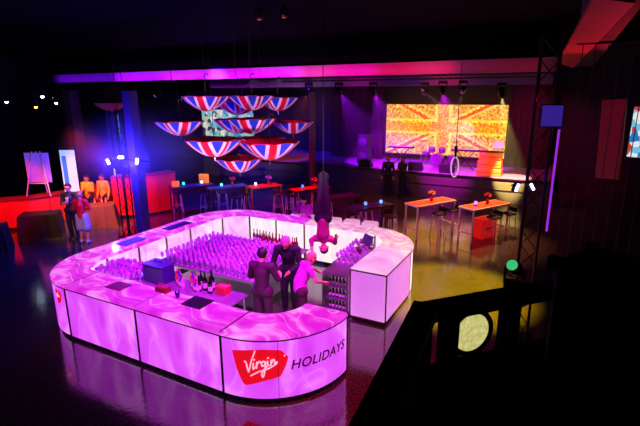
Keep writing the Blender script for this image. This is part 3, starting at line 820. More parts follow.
# small lamps far left
for k, (loc, c, lb) in enumerate([((-13.62, 2.9, 4.2), (200, 215, 230), 'small pale lamp farthest left under the ceiling'),
    ((-12.6, 3.4, 4.0), (255, 110, 40), 'small orange lamp under the ceiling at far left'),
    ((-12.4, 3.6, 4.4), (230, 200, 255), 'small bright lamp hanging above the orange one at far left'),
    ((-11.9, 3.8, 4.15), (190, 220, 190), 'small greenish lamp hanging left of the dark red pillar')]):
    t = thing('ceiling_lamp', lb, 'lamp', loc)
    MB().lathe([(.09, .2), (.11, .05), (.09, -.02)], 12).build('lamp_body', black, t)
    MB().lathe([(.001, -.03), (.055, -.03), (.055, -.02)], 12, cap=False).build('lens', pbr('small_lens_%d' % k, c, .2, emis=c, es=45), t)
    MB().ball((0, 0, -.03), .05, 10).build('bulb', MATS['small_lens_%d' % k], t)
    MB().tube((0, 0, .2), (0, 0, 6.6-loc[2]), .012).build('drop_rod', black, t)
# lamps hung at front top of ceiling
for k, (x, y) in enumerate(((-.4, 3.2), (-2.0, 3.6))): pass

# ------------------------------------------------------------------ pylons
def lattice(m, x, y, w, z0, z1):
    c = [(-w, -w), (w, -w), (w, w), (-w, w)]
    for a, b in c: m.tube((x+a, y+b, z0), (x+a, y+b, z1), .02)
def braces(m, x, y, w, z0, z1, step=.35):
    c = [(-w, -w), (w, -w), (w, w), (-w, w)]; z = z0; k = 0
    while z+step <= z1:
        for j in range(4):
            a, b = c[j], c[(j+1) % 4]
            if k % 2: a, b = b, a
            m.tube((x+a[0], y+a[1], z), (x+b[0], y+b[1], z+step), .01)
        z += step; k += 1
t = thing('square_column', 'tall square purple lit column left of the bar', 'column', (-5.75, 2.15, 0))
MB().bbox(-.16, .16, -.16, .16, 0, 4.55, .015).build('column_shaft', pbr('column_paint', (70, 60, 90), .6, noise=.2), t)
MB().bbox(-.22, .22, -.22, .22, 0, .08, .015).build('base_plate', black, t)
t = thing('lattice_pylon', 'black lattice truss standing beside the purple column at left', 'truss', (-6.2, 1.95, 0))
m = MB(); lattice(m, 0, 0, .13, 0, 4.0); m.build('uprights', black, t); m = MB(); braces(m, 0, 0, .13, .05, 4.0); m.build('braces', black, t)
MB().bbox(-.22, .22, -.22, .22, 0, .04, .01).build('base_plate', black, t)
blueish = (140, 150, 255)
def tilted_lamp(loc, rz, tilt, label, col=(190, 190, 255), es=22, w=.07, h=.16, energy=60, ec=(60, 40, 255)):
    t = thing('led_lamp', label, 'lamp', loc, rz)
    M = Matrix.Rotation(tilt, 4, 'Y')
    a = MB(); a.box(-w/2-.015, w/2+.015, .0, .1, -h/2-.015, h/2+.015, M=M); a.build('housing', black, t)
    MB().box(-w/2, w/2, -.01, 0.0, -h/2, h/2, M=M).build('led_face', pbr('led_%d%d%d_%d' % (*col, es), col, .3, emis=col, es=es), t)
    MB().tube((0, .1, 0), (0, .22, 0), .015).build('bracket', black, t)
    if energy: point(Vector(loc)+Vector((.1, -.2, 0)), ec, energy, .08)
rc = R(25)
tilted_lamp((-6.35, 1.6, 2.45), rc, R(-20), 'blue white lamp, leftmost of three on the left pylon', energy=260)
tilted_lamp((-5.75, 1.6, 2.62), rc, R(90), 'flat blue white lamp in the middle of three on the left pylon', energy=260)
tilted_lamp((-5.2, 1.7, 2.52), rc, R(15), 'blue white lamp, rightmost of three on the left pylon', energy=330)
m = MB(); m.tube((-6.5, 1.86, 2.5), (-5.0, 1.96, 2.5), .02); tag(m.build('cross_bar', black), 'black bar carrying the three lamps on the left pylon', 'bar')
# grey speaker with light stripe behind
t = thing('hanging_speaker', 'tall grey loudspeaker hanging left of the purple column', 'speaker', (-7.8, 3.3, 2.85))
MB().bbox(-.4, .4, -.2, .2, 0, 1.0, .02).build('cabinet', pbr('speaker_grey', (60, 58, 72), .6), t)
MB().box(.2, .26, -.21, -.2, .1, .95).build('light_stripe', pbr('stripe_teal', (80, 150, 170), .4, emis=(90, 170, 190), es=.8), t)
MB().tube((0, 0, 1.0), (0, 0, 3.75), .015).build('drop_rod', black, t)

# right pylon
t = thing('lattice_pylon', 'dark lattice truss at right between the bar and the balcony', 'truss', (5.55, .8, 0))
m = MB(); lattice(m, 0, 0, .14, 0, 5.3); m.build('uprights', pbr('dark_red_tube', (80, 18, 32), .4, .5), t); m = MB(); braces(m, 0, 0, .14, .05, 5.3); m.build('braces', black, t)
MB().bbox(-.25, .25, -.25, .25, 0, .04, .01).build('base_plate', black, t)
t = thing('strip_light', 'long thin purple light tube standing right of the dark lattice truss', 'light', (5.8, .92, 2.1))
MB().tube((0, 0, 0), (0, 0, 1.75), .018).build('tube', pbr('tube_violet', (150, 40, 210), .3, emis=(165, 45, 225), es=.85), t)
m = MB(); m.tube((0, 0, -.06), (0, 0, .0), .03); m.tube((0, 0, 1.75), (0, 0, 1.8), .03); m.build('end_cap', black, t)
t = thing('square_lamp', 'square violet panel lamp at the top of the light tube', 'lamp', (5.68, .6, 3.9))
MB().bbox(-.17, .17, -.04, .06, 0, .36, .01).build('housing', black, t)
MB().box(-.15, .15, -.05, -.04, .02, .34).build('lamp_face', pbr('panel_violet', (60, 40, 150), .3, emis=(60, 36, 150), es=.7), t)
tilted_lamp((5.30, .35, 2.93), R(28), R(18), 'blue white lamp, left one of the pair on the right truss', energy=10, h=.13, w=.04, es=8)
tilted_lamp((5.52, .42, 2.95), R(28), R(-30), 'blue white lamp, right one of the pair on the right truss', energy=0, h=.12, w=.04, es=8)
# ------------------------------------------------------------------ string curtain at right
t = thing('string_curtain', 'dark curtain of thin hanging cords right of the light tube', 'curtain', (6.9, 2.4, 0))
cm = [pbr('cord_green', (18, 40, 26), .6), pbr('cord_plum', (40, 16, 52), .6)]
for k in range(9):
    MB().tube((-.9+k*.2, 0, .4), (-.9+k*.2, 0, 5.3), .008).build('cord', cm[k % 2], t)
MB().tube((-1, 0, 5.3), (1, 0, 5.3), .025).build('curtain_rail', black, t)
t = thing('red_banner', 'dark red panel leaning beside the bright screen at the right edge', 'banner', (6.74, 3.1, 2.75))
MB().bbox(-.22, .22, -.03, .03, 0, 1.55, .01).build('panel', pbr('red_panel', (150, 28, 20), .6, noise=.2), t)
MB().tube((0, 0, 1.55), (0, 0, 3.85), .01).build('hanging_wire', black, t)
t.rotation_euler = (0, R(-3), R(-28))
def tvmat(name, cols, scale):
    m = bpy.data.materials.new(name); m.use_nodes = True; nt = m.node_tree; b = nt.nodes['Principled BSDF']; N = nt.nodes.new; L = nt.links.new
    tc = N('ShaderNodeTexCoord'); vo = N('ShaderNodeTexVoronoi'); vo.inputs['Scale'].default_value = scale; L(tc.outputs['Object'], vo.inputs['Vector'])
    sx = N('ShaderNodeSeparateColor'); L(vo.outputs['Color'], sx.inputs[0])
    cr = N('ShaderNodeValToRGB'); cr.color_ramp.interpolation = 'CONSTANT'; e = cr.color_ramp.elements
    for i, c in enumerate(cols):
        k = e[i] if i < 2 else e.new(i/len(cols)); k.position = i/len(cols); k.color = srgb(*c)
    L(sx.outputs[0], cr.inputs[0]); L(cr.outputs[0], b.inputs['Emission Color']); b.inputs['Emission Strength'].default_value = .9
    b.inputs['Base Color'].default_value = (.01, .01, .01, 1); return m
t = thing('wall_screen', 'bright blue and white screen cut off by the right edge', 'screen', (7.38, 3.5, 3.15))
MB().box(-.35, .35, -.02, .0, 0, 1.0).build('display', tvmat('tv_right', [(20, 120, 190), (230, 240, 250), (110, 200, 230), (210, 60, 50), (240, 240, 240)], 7), t)
m = MB(); m.box(-.38, .38, 0, .05, -.03, 1.03); m.build('frame', blackm, t)
MB().tube((0, .03, 1.03), (0, .03, 3.45), .015).build('bracket', black, t)
t.rotation_euler = (0, 0, R(-28))
t = thing('wall_screen', 'teal and white video screen behind the umbrellas', 'screen', (-9.5, 11.2, 2.3))
MB().box(-1.65, 1.65, -.02, .0, 0, 1.35).build('display', tvmat('tv_back', [(120, 190, 190), (60, 150, 165), (225, 225, 200), (180, 190, 170), (60, 40, 60), (215, 215, 205)], 4.5), t)
m = MB(); m.box(-1.7, 1.7, 0, .06, -.05, 1.4); m.build('frame', blackm, t)
m = MB(); m.tube((-1, .03, 1.4), (-1, .03, 4.3), .02); m.tube((1, .03, 1.4), (1, .03, 4.3), .02); m.build('hanging_rods', black, t)
t = thing('dark_pillar', 'dark red lit pillar at far left under the ceiling lamps', 'column', (-10.5, 3.5, 0))
MB().bbox(-.2, .2, -.2, .2, 0, 4.6, .02).build('column_shaft', pbr('pillar_plum', (60, 18, 34), .6), t)
MB().bbox(-.26, .26, -.26, .26, 0, .1, .02).build('base_plate', black, t)
t = thing('dark_pillar', 'slim red lit pillar standing behind the bar in the middle distance', 'column', (-3.1, 8.6, 0))
MB().bbox(-.1, .1, -.1, .1, 0, 4.5, .01).build('column_shaft', MATS['pillar_plum'], t)
MB().bbox(-.16, .16, -.16, .16, 0, .1, .02).build('base_plate', black, t)

# ------------------------------------------------------------------ high tables
orng = pbr('orange_top', (230, 95, 35), .35); redt = pbr('red_top', (225, 30, 20), .4)
frm = pbr('pale_frame', (225, 215, 215), .4, .0)
def high_table(loc, rz, label, L_=1.7, W_=.62, topm=orng, frame=frm, h=1.08):
    t = thing('high_table', label, 'table', loc, rz)
    MB().bbox(-L_/2, L_/2, -W_/2, W_/2, h-.05, h, .008).build('table_top', frame, t)
    MB().box(-L_/2+.05, L_/2-.05, -W_/2+.05, W_/2-.05, h, h+.006).build('lit_inlay', topm, t)
    for sx in (-1, 1):
        for sy in (-1, 1): MB().box(sx*(L_/2-.05)-.022, sx*(L_/2-.05)+.022, sy*(W_/2-.05)-.022, sy*(W_/2-.05)+.022, 0, h-.05).build('leg', frame, t)
    for sx in (-1, 1): MB().box(sx*(L_/2-.05)-.015, sx*(L_/2-.05)+.015, -W_/2+.05, W_/2-.05, .28, .31).build('foot_bar', frame, t)
    return t
def stool(loc, rz, label, seat=None, group=None):
    t = thing('bar_stool', label, 'stool', loc, rz, group)
    MB().bbox(-.17, .17, -.17, .17, .72, .78, .02).build('seat', seat or blackm, t)
    for sx in (-1, 1):
        for sy in (-1, 1): MB().tube((sx*.13, sy*.13, .72), (sx*.18, sy*.18, 0), .014).build('leg', frm, t)
    m = MB(); m.path([(-.165, -.165, .28), (.165, -.165, .28), (.165, .165, .28), (-.165, .165, .28), (-.165, -.165, .28)], .01); m.build('foot_ring', frm, t)
    MB().bbox(-.17, .17, .14, .17, .8, .95, .01).build('low_back', seat or blackm, t)
    return t
def lantern(loc, label, col):
    t = thing('table_lantern', label, 'lantern', loc)
    MB().lathe([(.05, 0), (.06, .02), (.05, .03)], 12).build('base', black, t)
    k = 'lantern_%d%d%d' % col
    MB().lathe([(.04, .03), (.05, .08), (.035, .14)], 12).build('glow_shade', pbr(k, col, .3, emis=col, es=2.2), t)
    MB().lathe([(.045, .14), (.02, .17)], 12).build('cap', black, t)
def flowers(loc, label, col):
    t = thing('flower_vase', label, 'vase', loc)
    MB().lathe([(.04, 0), (.055, .05), (.035, .12), (.045, .14)], 12).build('vase', pbr('vase_red', (190, 30, 30), .3), t)
    m = MB()
    for k in range(7): a = k*.9; m.tube((0, 0, .1), (.09*math.cos(a), .09*math.sin(a), .24+.03*(k % 3)), .004)
    m.build('stems', pbr('stem_green', (40, 90, 30), .6), t)
    m = MB()
    for k in range(7): a = k*.9; m.ball((.09*math.cos(a), .09*math.sin(a), .25+.03*(k % 3)), .035, 8)
    m.build('blooms', pbr('bloom_%d%d%d' % col, col, .5), t)
AZ = R(59.6)
high_table((2.33, 6.6, 0), AZ, 'pale framed high table with orange top, left of the pair before the stage')
high_table((3.93, 6.93, 0), AZ, 'pale framed high table with orange top, right of the pair before the stage')
flowers((2.35, 6.6, 1.09), 'small vase of yellow flowers on the left high table before the stage', (235, 190, 30))
flowers((3.98, 7.05, 1.09), 'small vase of red flowers on the right high table before the stage', (235, 40, 40))
lantern((3.7, 6.65, 1.09), 'small violet lantern on the right high table before the stage', (200, 120, 255))
for i, (x, y, lb) in enumerate(((2.65, 6.45, 'black seated stool at the near side of the left high table before the stage'), (2.95, 7.05, 'black seated stool at the far end of the left high table before the stage'),
    (4.25, 6.75, 'black seated stool at the near side of the right high table before the stage'), (4.6, 7.45, 'black seated stool at the far end of the right high table before the stage'))):
    stool((x, y, 0), AZ-PI/2, lb)
t = thing('red_crate', 'red lit crate standing under the right high table before the stage', 'crate', (3.95, 7.1, 0), AZ)
MB().bbox(-.35, .35, -.2, .2, 0, .62, .02).build('crate_body', pbr('crate_red', (225, 20, 15), .5, emis=(230, 20, 12), es=.45), t)
MB().box(-.2, .2, -.205, -.2, .3, .34).build('hand_slot', darkred, t)
# background tables
bt = [(-4.0, 6.4, 'red topped high table with golden legs behind the back left of the bar', redt, 1.3),
      (-2.2, 6.75, 'red topped high table behind the middle of the bar', redt, 1.6),
      (-6.5, 5.2, 'high table with orange boxes, farthest left of those behind the bar', pbr('purple_top', (60, 30, 90), .4), 1.6),
      (-5.1, 5.6, 'dark high table with small lights between the orange boxes and the golden legs', MATS['purple_top'], 1.5),
      (.8, 5.2, 'dark high table with two blue lights behind the bar at right', MATS['purple_top'], 1.5),
      (-.6, 6.0, 'dark high table behind the bar, left of the two blue lights', MATS['purple_top'], 1.3)]
gold = pbr('gold_frame', (200, 110, 50), .35, .5)
dfr = pbr('dark_frame', (70, 30, 60), .4, .4)
for i, (x, y, lb, tm, ll) in enumerate(bt):
    high_table((x, y, 0), AZ, lb, L_=ll, W_=.6, topm=tm, frame=gold if i == 0 else dfr)
gs = 'dim stools around the tables behind the bar'
ps = stool((-4.6, 6.1, 0), AZ, 'dim stool among the dark tables behind the bar', dfr, gs)
for x, y in ((-3.5, 6.6), (-2.9, 6.6), (-1.6, 6.9), (-7.1, 5.0), (-5.9, 5.3), (-5.6, 5.9), (-4.5, 5.4), (.2, 5.2), (1.4, 5.4), (.4, 5.9), (-1.2, 6.0), (0, 6.3), (-6.2, 6.0), (-2.4, 7.6), (-3.3, 7.4)):
    dup(ps, (x, y, 0), AZ+random.uniform(-.4, .4))
lantern((.72, 5.05, 1.09), 'blue lantern, left of the two on the dark table behind the bar at right', (90, 130, 255))
lantern((1.05, 5.5, 1.09), 'blue lantern, right of the two on the dark table behind the bar at right', (100, 150, 255))
lantern((-6.65, 4.95, 1.09), 'green lantern on the farthest left table behind the bar', (60, 220, 170))
lantern((-6.25, 5.5, 1.09), 'white lantern on the farthest left table behind the bar', (230, 220, 255))
lantern((-5.2, 5.4, 1.09), 'turquoise lantern on the dark table left of the golden legs', (90, 200, 230))
lantern((-4.15, 6.1, 1.09), 'white lantern on the red table with golden legs', (240, 220, 230))
lantern((-2.35, 6.5, 1.09), 'blue lantern at the near end of the red table behind the bar', (70, 110, 255))
flowers((-3.9, 6.6, 1.09), 'vase of violet flowers on the red table with golden legs', (150, 60, 200))
flowers((-2.1, 6.95, 1.09), 'vase of orange flowers on the red table behind the bar', (255, 120, 60))
flowers((-5.0, 5.8, 1.09), 'vase of red flowers on the dark table left of the golden legs', (220, 40, 40))
def glow_box(loc, rz, label, w=.3, h=.28):
    t = thing('orange_menu_box', label, 'box', loc, rz)
    MB().bbox(-w/2, w/2, -.06, .06, 0, h, .01).build('box_body', pbr('amber_box', (250, 130, 30), .4, emis=(250, 130, 30), es=.7), t)
    for k in range(3): MB().box(-w/2+.03, w/2-.03, -.064, -.06, .05+k*.08, .07+k*.08).build('stripe', darkred, t)
glow_box((-6.8, 4.7, 1.09), R(30), 'smaller amber lit box on the farthest left table behind the bar', .25, .2)
glow_box((-6.35, 5.75, 1.09), R(20), 'larger amber lit box at the far end of the farthest left table', .36, .34)
# pale bench blocks beyond the bar
wb_ = pbr('pale_seat', (235, 190, 215), .5, emis=(245, 190, 225), es=.55)
for k, (x, y, lb) in enumerate(((-.95, 3.8, 'pale pink seat block behind the bar, first from the left'), (-.35, 3.85, 'pale pink seat block behind the bar, second from the left'), (.2, 3.9, 'pale pink seat block behind the bar, third from the left'),
        (.75, 3.95, 'pale pink seat block behind the bar, second from the right'), (1.3, 4.0, 'pale pink seat block behind the bar nearest the far right corner'))):
    t = thing('seat_block', lb, 'seat', (x, y, 0), R(8))
    MB().bbox(-.22, .22, -.14, .14, .05, .92, .03).build('block_body', wb_, t)
    MB().box(-.2, .2, -.12, .12, 0, .05).build('plinth', blackm, t)

# ------------------------------------------------------------------ left area: red counter, tables, banner
redc = pbr('red_counter_front', (210, 40, 16), .45, noise=.35, nscale=1.5)
t = thing('red_counter', 'long red fronted bar counter along the left behind the guests', 'counter', (0, 0, 0))
def wallpoly(mb, pts, z0, z1, th):
    strip(mb, pts, z0, z1, th, 1)
pts = [(-10.6, 0.0), (-9.85, 1.0), (-9.5, 2.2), (-9.55, 3.2), (-9.3, 4.4), (-9.0, 5.6)]
m = MB(); wallpoly(m, pts, .1, 1.05, .4); m.build('counter_front', redc, t)
m = MB(); wallpoly(m, [(x+.06, y-.03) for x, y in pts], 1.05, 1.1, .5); m.build('counter_top', pbr('counter_wood', (140, 40, 20), .35), t)
m = MB(); wallpoly(m, [(x-.05, y) for x, y in pts], 0, .1, .3); m.build('plinth', blackm, t)
t = thing('tall_red_counter', 'tall red fronted counter right of the people in yellow, laptop on it', 'counter', (0, 0, 0))
m = MB(); wallpoly(m, [(-8.5, 3.25), (-7.9, 3.75), (-7.5, 4.4), (-7.3, 5.2)], .08, 1.5, .45); m.build('counter_front', redc, t)
m = MB(); wallpoly(m, [(-8.46, 3.2), (-7.84, 3.72), (-7.44, 4.4), (-7.24, 5.2)], 1.5, 1.55, .55); m.build('counter_top', MATS['counter_wood'] if 'counter_wood' in MATS else redc, t)
m = MB(); wallpoly(m, [(-8.55, 3.28), (-7.95, 3.78), (-7.55, 4.42), (-7.35, 5.2)], 0, .08, .3); m.build('plinth', blackm, t)
olive = pbr('olive_cloth', (105, 80, 20), .8, noise=.3); blkc = pbr('black_cloth', (14, 12, 14), .85, noise=.3)
def cloth_table(loc, rz, label, L_, W_, mat, h=.76, topm=None):
    t = thing('draped_table', label, 'table', loc, rz)
    n = 40; vs = []; rings = [(0, .06), (h*.5, .03), (h-.02, 0), (h, -.01)]
    def rr(e, k):
        per = 2*(L_+W_); s = per*k/n; x0, y0 = -L_/2, -W_/2
        if s < L_: p = (x0+s, y0)
        elif s < L_+W_: p = (x0+L_, y0+s-L_)
        elif s < 2*L_+W_: p = (x0+L_-(s-L_-W_), y0+W_)
        else: p = (x0, y0+W_-(s-2*L_-W_))
        f = 1+e*(1+.6*math.sin(k*2.1)*(1 if e > 0 else 0))/min(L_, W_)*1.6
        return p[0]*f, p[1]*f
    for z, e in rings:
        for k in range(n): x, y = rr(e, k); vs.append((x, y, z))
    fs = [(r*n+k, r*n+(k+1) % n, (r+1)*n+(k+1) % n, (r+1)*n+k) for r in range(len(rings)-1) for k in range(n)]
    fs.append(tuple(3*n+k for k in range(n)))
    MB().add(vs, fs).build('tablecloth', mat, t)
    MB().box(-L_/2+.01, L_/2-.01, -W_/2+.01, W_/2-.01, h-.03, h+.004).build('table_top', topm or mat, t)
    return t
cloth_table((-8.75, .68, 0), R(45), 'table under a floor length black cloth in front of the red counter', 1.1, .7, blkc)
cloth_table((-8.25, 2.15, 0), R(50), 'table under an olive gold cloth behind the suited man', 1.5, .7, olive)
cloth_table((-8.75, -.95, 0), R(50), 'table with dark cloth cut off by the left edge', 1.0, .7, blkc, topm=olive)
# bottles / bits on the olive table
yl = bottle_proto('small_bottle', 'small bottle on the olive clothed table', 'bottle', gmat('amber_glass', (230, 150, 20)), capm, .22, .03, group='bottles on the olive clothed table', loc=(-8.6, 2.0, .77))
for x, y in ((-8.45, 2.1), (-8.3, 2.35), (-8.2, 2.55), (-8.05, 2.6), (-8.5, 1.75)): dup(yl, (x, y, .77))
# roll-up banner + easel
t = thing('roll_up_banner', 'white and blue glowing roll up banner standing on the red counter end', 'banner', (-9.15, 2.15, 1.1), R(30))
MB().bbox(-.28, .28, -.08, .08, 0, .06, .01).build('base', steel, t)
MB().box(-.25, .25, -.01, .01, .06, 1.5).build('banner_panel', pbr('banner_white', (190, 215, 245), .5, emis=(160, 200, 245), es=.8), t)
MB().box(-.2, -.05, -.014, -.01, .3, 1.3).build('printed_stripe', pbr('banner_blue', (50, 110, 200), .5, emis=(60, 120, 215), es=.7), t)
t = thing('display_easel', 'violet lit framed poster on a white folding easel by the banner', 'easel', (-9.75, 1.45, 1.1), R(25))
MB().bbox(-.42, .42, -.02, .02, .45, 1.45, .01).build('poster_board', pbr('poster_violet', (150, 110, 220), .5, noise=.6, nscale=4, emis=(140, 90, 220), es=.45), t)
for x, y in ((-.35, -.2), (.35, -.2), (0, .3)): MB().tube((x*1.2, y, 0), (x*.4, 0, 1.5), .02).build('leg', whiteplastic, t)
MB().box(-.3, .3, -.14, -.1, .42, .45).build('ledge', whiteplastic, t)
t = thing('laptop', 'open white laptop on the tall red counter', 'laptop', (-8.45, 3.55, 1.55), R(150))
MB().bbox(-.18, .18, -.12, .12, 0, .02, .004).build('keyboard_base', whiteplastic, t)
MB().box(-.18, .18, .1, .115, .02, .26).build('screen_lid', pbr('laptop_glow', (200, 225, 240), .4, emis=(180, 215, 240), es=.8), t)

# ------------------------------------------------------------------ people
def blob(name, caps, mat, parent, voxel=.011, smooth=4, matfn=None, mats=None, loc=None):
    """one continuous surface grown from tapered limbs"""
    m = MB()
    for c in caps:
        if len(c) == 3 and not isinstance(c[2], (int, float)):
            m.ball(c[0], c[1], 14, c[2])                      # ball with scale
        else:
            p0, p1, r0, r1 = c
            m.tube(p0, p1, r0, r1, 12); m.ball(p0, r0, 12); m.ball(p1, r1, 12)
    o = m.build(name, mat, None)
    md = o.modifiers.new('r', 'REMESH'); md.mode = 'VOXEL'; md.voxel_size = voxel
    sm = o.modifiers.new('s', 'SMOOTH'); sm.iterations = smooth; sm.factor = .5
    dg = bpy.context.evaluated_depsgraph_get(); dg.update()
    me = bpy.data.meshes.new_from_object(o.evaluated_get(dg))
    bpy.data.objects.remove(o)
    me.name = name
    me.materials.clear(); me.materials.append(mat)
    me.polygons.foreach_set('use_smooth', [True]*len(me.polygons))
    q = bpy.data.objects.new(name, me); COL.objects.link(q); q.parent = parent
    return q
V = Vector
STAND = dict(pel=(0, 0, .95), waist=(0, .01, 1.1), chest=(0, 0, 1.3), neck=(0, .01, 1.47), head=(0, -.02, 1.62),
    shL=(.18, 0, 1.42), elL=(.24, .02, 1.13), haL=(.25, -.08, .88), shR=(-.18, 0, 1.42), elR=(-.24, .02, 1.13), haR=(-.25, -.08, .88),
    hipL=(.09, 0, .92), knL=(.1, -.02, .5), anL=(.1, .02, .09), hipR=(-.09, 0, .92), knR=(-.1, -.02, .5), anR=(-.1, .02, .09))
def person(label, loc, rotz, top, bottom, skin, hair, pose=None, scale=1, hairstyle='short', skirt=False, rot=None, shoes=None, sleeves=True, voxel=.012, barelegs=False, bald=False):
    J = {k: V(v) for k, v in STAND.items()}
    for k, v in (pose or {}).items(): J[k] = V(v)
    t = thing('person', label, 'person', loc, rotz, rot=rot)
    up = (J['head']-J['neck']).normalized()
    fw = J.get('face', V((0, -1, 0))); fw = (fw-up*fw.dot(up)).normalized(); sd = fw.cross(up)*-1
    hd = J['head']
    caps = [(J['pel'], J['waist'], .125, .115), (J['waist'], J['chest'], .115, .135), (J['chest'], J['neck'], .125, .065),
            (J['neck'], hd-up*.03, .055, .052), (J['hipL'], J['hipR'], .105, .105), (J['shL'], J['shR'], .062, .062)]
    caps += [(hd+up*.03, hd+up*.02+fw*.01, .092, .09), (hd-up*.05+fw*.025, hd-up*.06+fw*.045, .06, .045)]
    caps += [(hd-up*.015+fw*.1, hd-up*.03+fw*.112, .011, .015)]
    for s in (-1, 1): caps.append((hd+sd*.092*s, hd+sd*.1*s-up*.03, .018, .013))
    for S in 'LR':
        sh, el, ha = J['sh'+S], J['el'+S], J['ha'+S]
        d = (ha-el).normalized(); wr = ha-d*.02
        caps += [(sh, el, .052, .04), (el, wr, .04, .026), (wr, wr+d*.08, .03, .036)]
        side = d.cross(fw); side = side.normalized() if side.length > .1 else V((1, 0, 0))
        nrm = side.cross(d).normalized()
        for k, ln in enumerate((.065, .078, .072, .055)):
            b0 = wr+d*.085+side*(.028-.0187*k); mid = b0+d*ln*.55+nrm*.006; tip = mid+d*ln*.42+nrm*.02
            caps += [(b0, mid, .0095, .009), (mid, tip, .009, .008)]
        b0 = wr+d*.03+side*.03; mid = b0+d*.03+side*.03; caps += [(b0, mid, .012, .0105), (mid, mid+d*.03+side*.006, .0105, .009)]
        hp, kn, an = J['hip'+S], J['kn'+S], J['an'+S]
        toe = J.get('toe'+S, an+V((0, -.15, -.05)))
        J['toe'+S] = toe
        caps += [(hp, kn, .085, .058), (kn, kn.lerp(an, .35), .056, .056), (kn.lerp(an, .35), an, .056, .038), (an, toe, .04, .034), (an, an+V((0, .03, -.04)) if 'toe'+S not in (pose or {}) else an, .038, .034)]
    body = blob('body', caps, skin, t, voxel=.0085 if scale else .01, smooth=3)
    # garment
    g = [(J['pel'], J['waist'], .145, .132), (J['waist'], J['chest'], .132, .152), (J['chest'], J['neck'].lerp(J['chest'], .25), .142, .10), (J['shL'], J['shR'], .08, .08)]
    for S in 'LR':
        sh, el, ha = J['sh'+S], J['el'+S], J['ha'+S]; d = (ha-el).normalized()
        g += [(sh, el, .07, .055)] if sleeves else [(sh, sh.lerp(el, .45), .07, .06)]
        if sleeves: g += [(el, ha-d*.03, .055, .04)]
    if top: blob('jacket' if sleeves else 'top', g, top, t, voxel, 3)
    if skirt:
        g = [(J['hipL'], J['hipL'].lerp(J['knL'], .9), .13, .15), (J['hipR'], J['hipR'].lerp(J['knR'], .9), .13, .15), (J['pel'], J['waist'], .14, .13), (J['hipL'].lerp(J['knL'], .85), J['hipR'].lerp(J['knR'], .85), .15, .15)]
        blob('skirt', g, bottom, t, voxel, 3)
    else:
        g = [(J['hipL'], J['hipR'], .125, .125), (J['pel'], J['waist'].lerp(J['pel'], .6), .135, .13)]
        for S in 'LR': g += [(J['hip'+S], J['kn'+S], .105, .078), (J['kn'+S], J['an'+S], .078, .06)]
        blob('trousers', g, bottom, t, voxel, 3)
    g = []
    for S in 'LR':
        an, toe = J['an'+S], J['toe'+S]; g += [(an-V((0, 0, .01)), toe, .05, .042), (an+(an-toe)*.15, toe, .045, .042)]
    blob('shoes', g, shoes or blackm, t, voxel, 2)
    if not bald:
        g = [(hd+up*.045-fw*.018, hd+up*.03-fw*.03, .1, .098)]
        if hairstyle == 'long': g += [(hd-fw*.05, hd-up*.16-fw*.05, .085, .07), (hd+sd*.07-fw*.02, hd+sd*.085-up*.13-fw*.02, .04, .03), (hd-sd*.07-fw*.02, hd-sd*.085-up*.13-fw*.02, .04, .03)]
        if hairstyle == 'bun': g += [(hd+up*.1-fw*.08, hd+up*.11-fw*.09, .045, .045)]
        blob('hair', g, hair, t, voxel, 2)
    m = MB()
    for s in (-1, 1): m.ball(hd+up*.012+fw*.09+sd*.034*s, .012, 8)
    m.build('eyes', pbr('eye_dark', (20, 12, 16), .3), t, smooth=True)
    m = MB(); m.tube(hd-up*.062+fw*.09-sd*.022, hd-up*.062+fw*.09+sd*.022, .006); m.build('mouth', pbr('lip', (130, 40, 50), .5), t)
    t.scale = (scale,)*3
    return t, J
skinA = pbr('skin_light', (215, 150, 125), .5); skinB = pbr('skin_tan', (170, 105, 80), .5)
hairD = pbr('hair_dark', (25, 16, 14), .6); hairB = pbr('hair_blonde', (200, 150, 100), .6); hairP = pbr('hair_pinkish', (215, 110, 140), .6)
suit = pbr('suit_navy', (22, 20, 45), .7); shirtw = pbr('shirt_white', (230, 215, 230), .6); redd = pbr('dress_red', (205, 18, 55), .6)
darkp = pbr('dark_plum_cloth', (62, 10, 48), .75); blackc = pbr('black_shirt', (14, 9, 18), .75)
magenta = pbr('magenta_shirt', (205, 50, 190), .65)
HOLD = dict(elL=(.22, -.06, 1.15), haL=(.06, -.28, 1.22), elR=(-.22, -.06, 1.15), haR=(-.06, -.3, 1.2))
# faces -y by default; rotz turns
t, J = person('man in a dark suit and white shirt facing the woman in red', (-7.5, .95, 0), R(28), suit, suit, skinA, hairD, HOLD, 1.02)
MB().add([(-.05, -.152, 1.36), (.05, -.152, 1.36), (0, -.158, 1.08), (-.05, -.14, 1.36), (.05, -.14, 1.36), (0, -.14, 1.08)], [(0, 2, 1), (3, 4, 5), (0, 1, 4, 3), (1, 2, 5, 4), (2, 0, 3, 5)]).build('shirt_front', shirtw, t)
person('woman in a red jacket and pale skirt with her back to the camera', (-6.82, .82, 0), R(205), redd, pbr('pale_skirt', (170, 190, 230), .6), skinA, hairB,
    dict(elL=(.28, -.05, 1.16), haL=(.1, -.2, 1.12), elR=(-.28, -.05, 1.16), haR=(-.1, -.2, 1.12)), .93, 'bun', skirt=True, shoes=whiteplastic)
yel = pbr('yellow_shirt', (235, 190, 15), .6)
person('person in a yellow top behind the olive table, left of two', (-9.15, 2.75, 0), R(25), yel, suit, skinB, hairD, HOLD, .93)
person('person in a yellow top behind the olive table, right of two', (-8.85, 3.15, 0), R(15), yel, suit, skinB, hairD, None, .93)
person('dark dressed person behind the tall red counter next to the laptop', (-8.7, 4.6, 0), R(30), suit, suit, skinB, hairD, HOLD, 1)
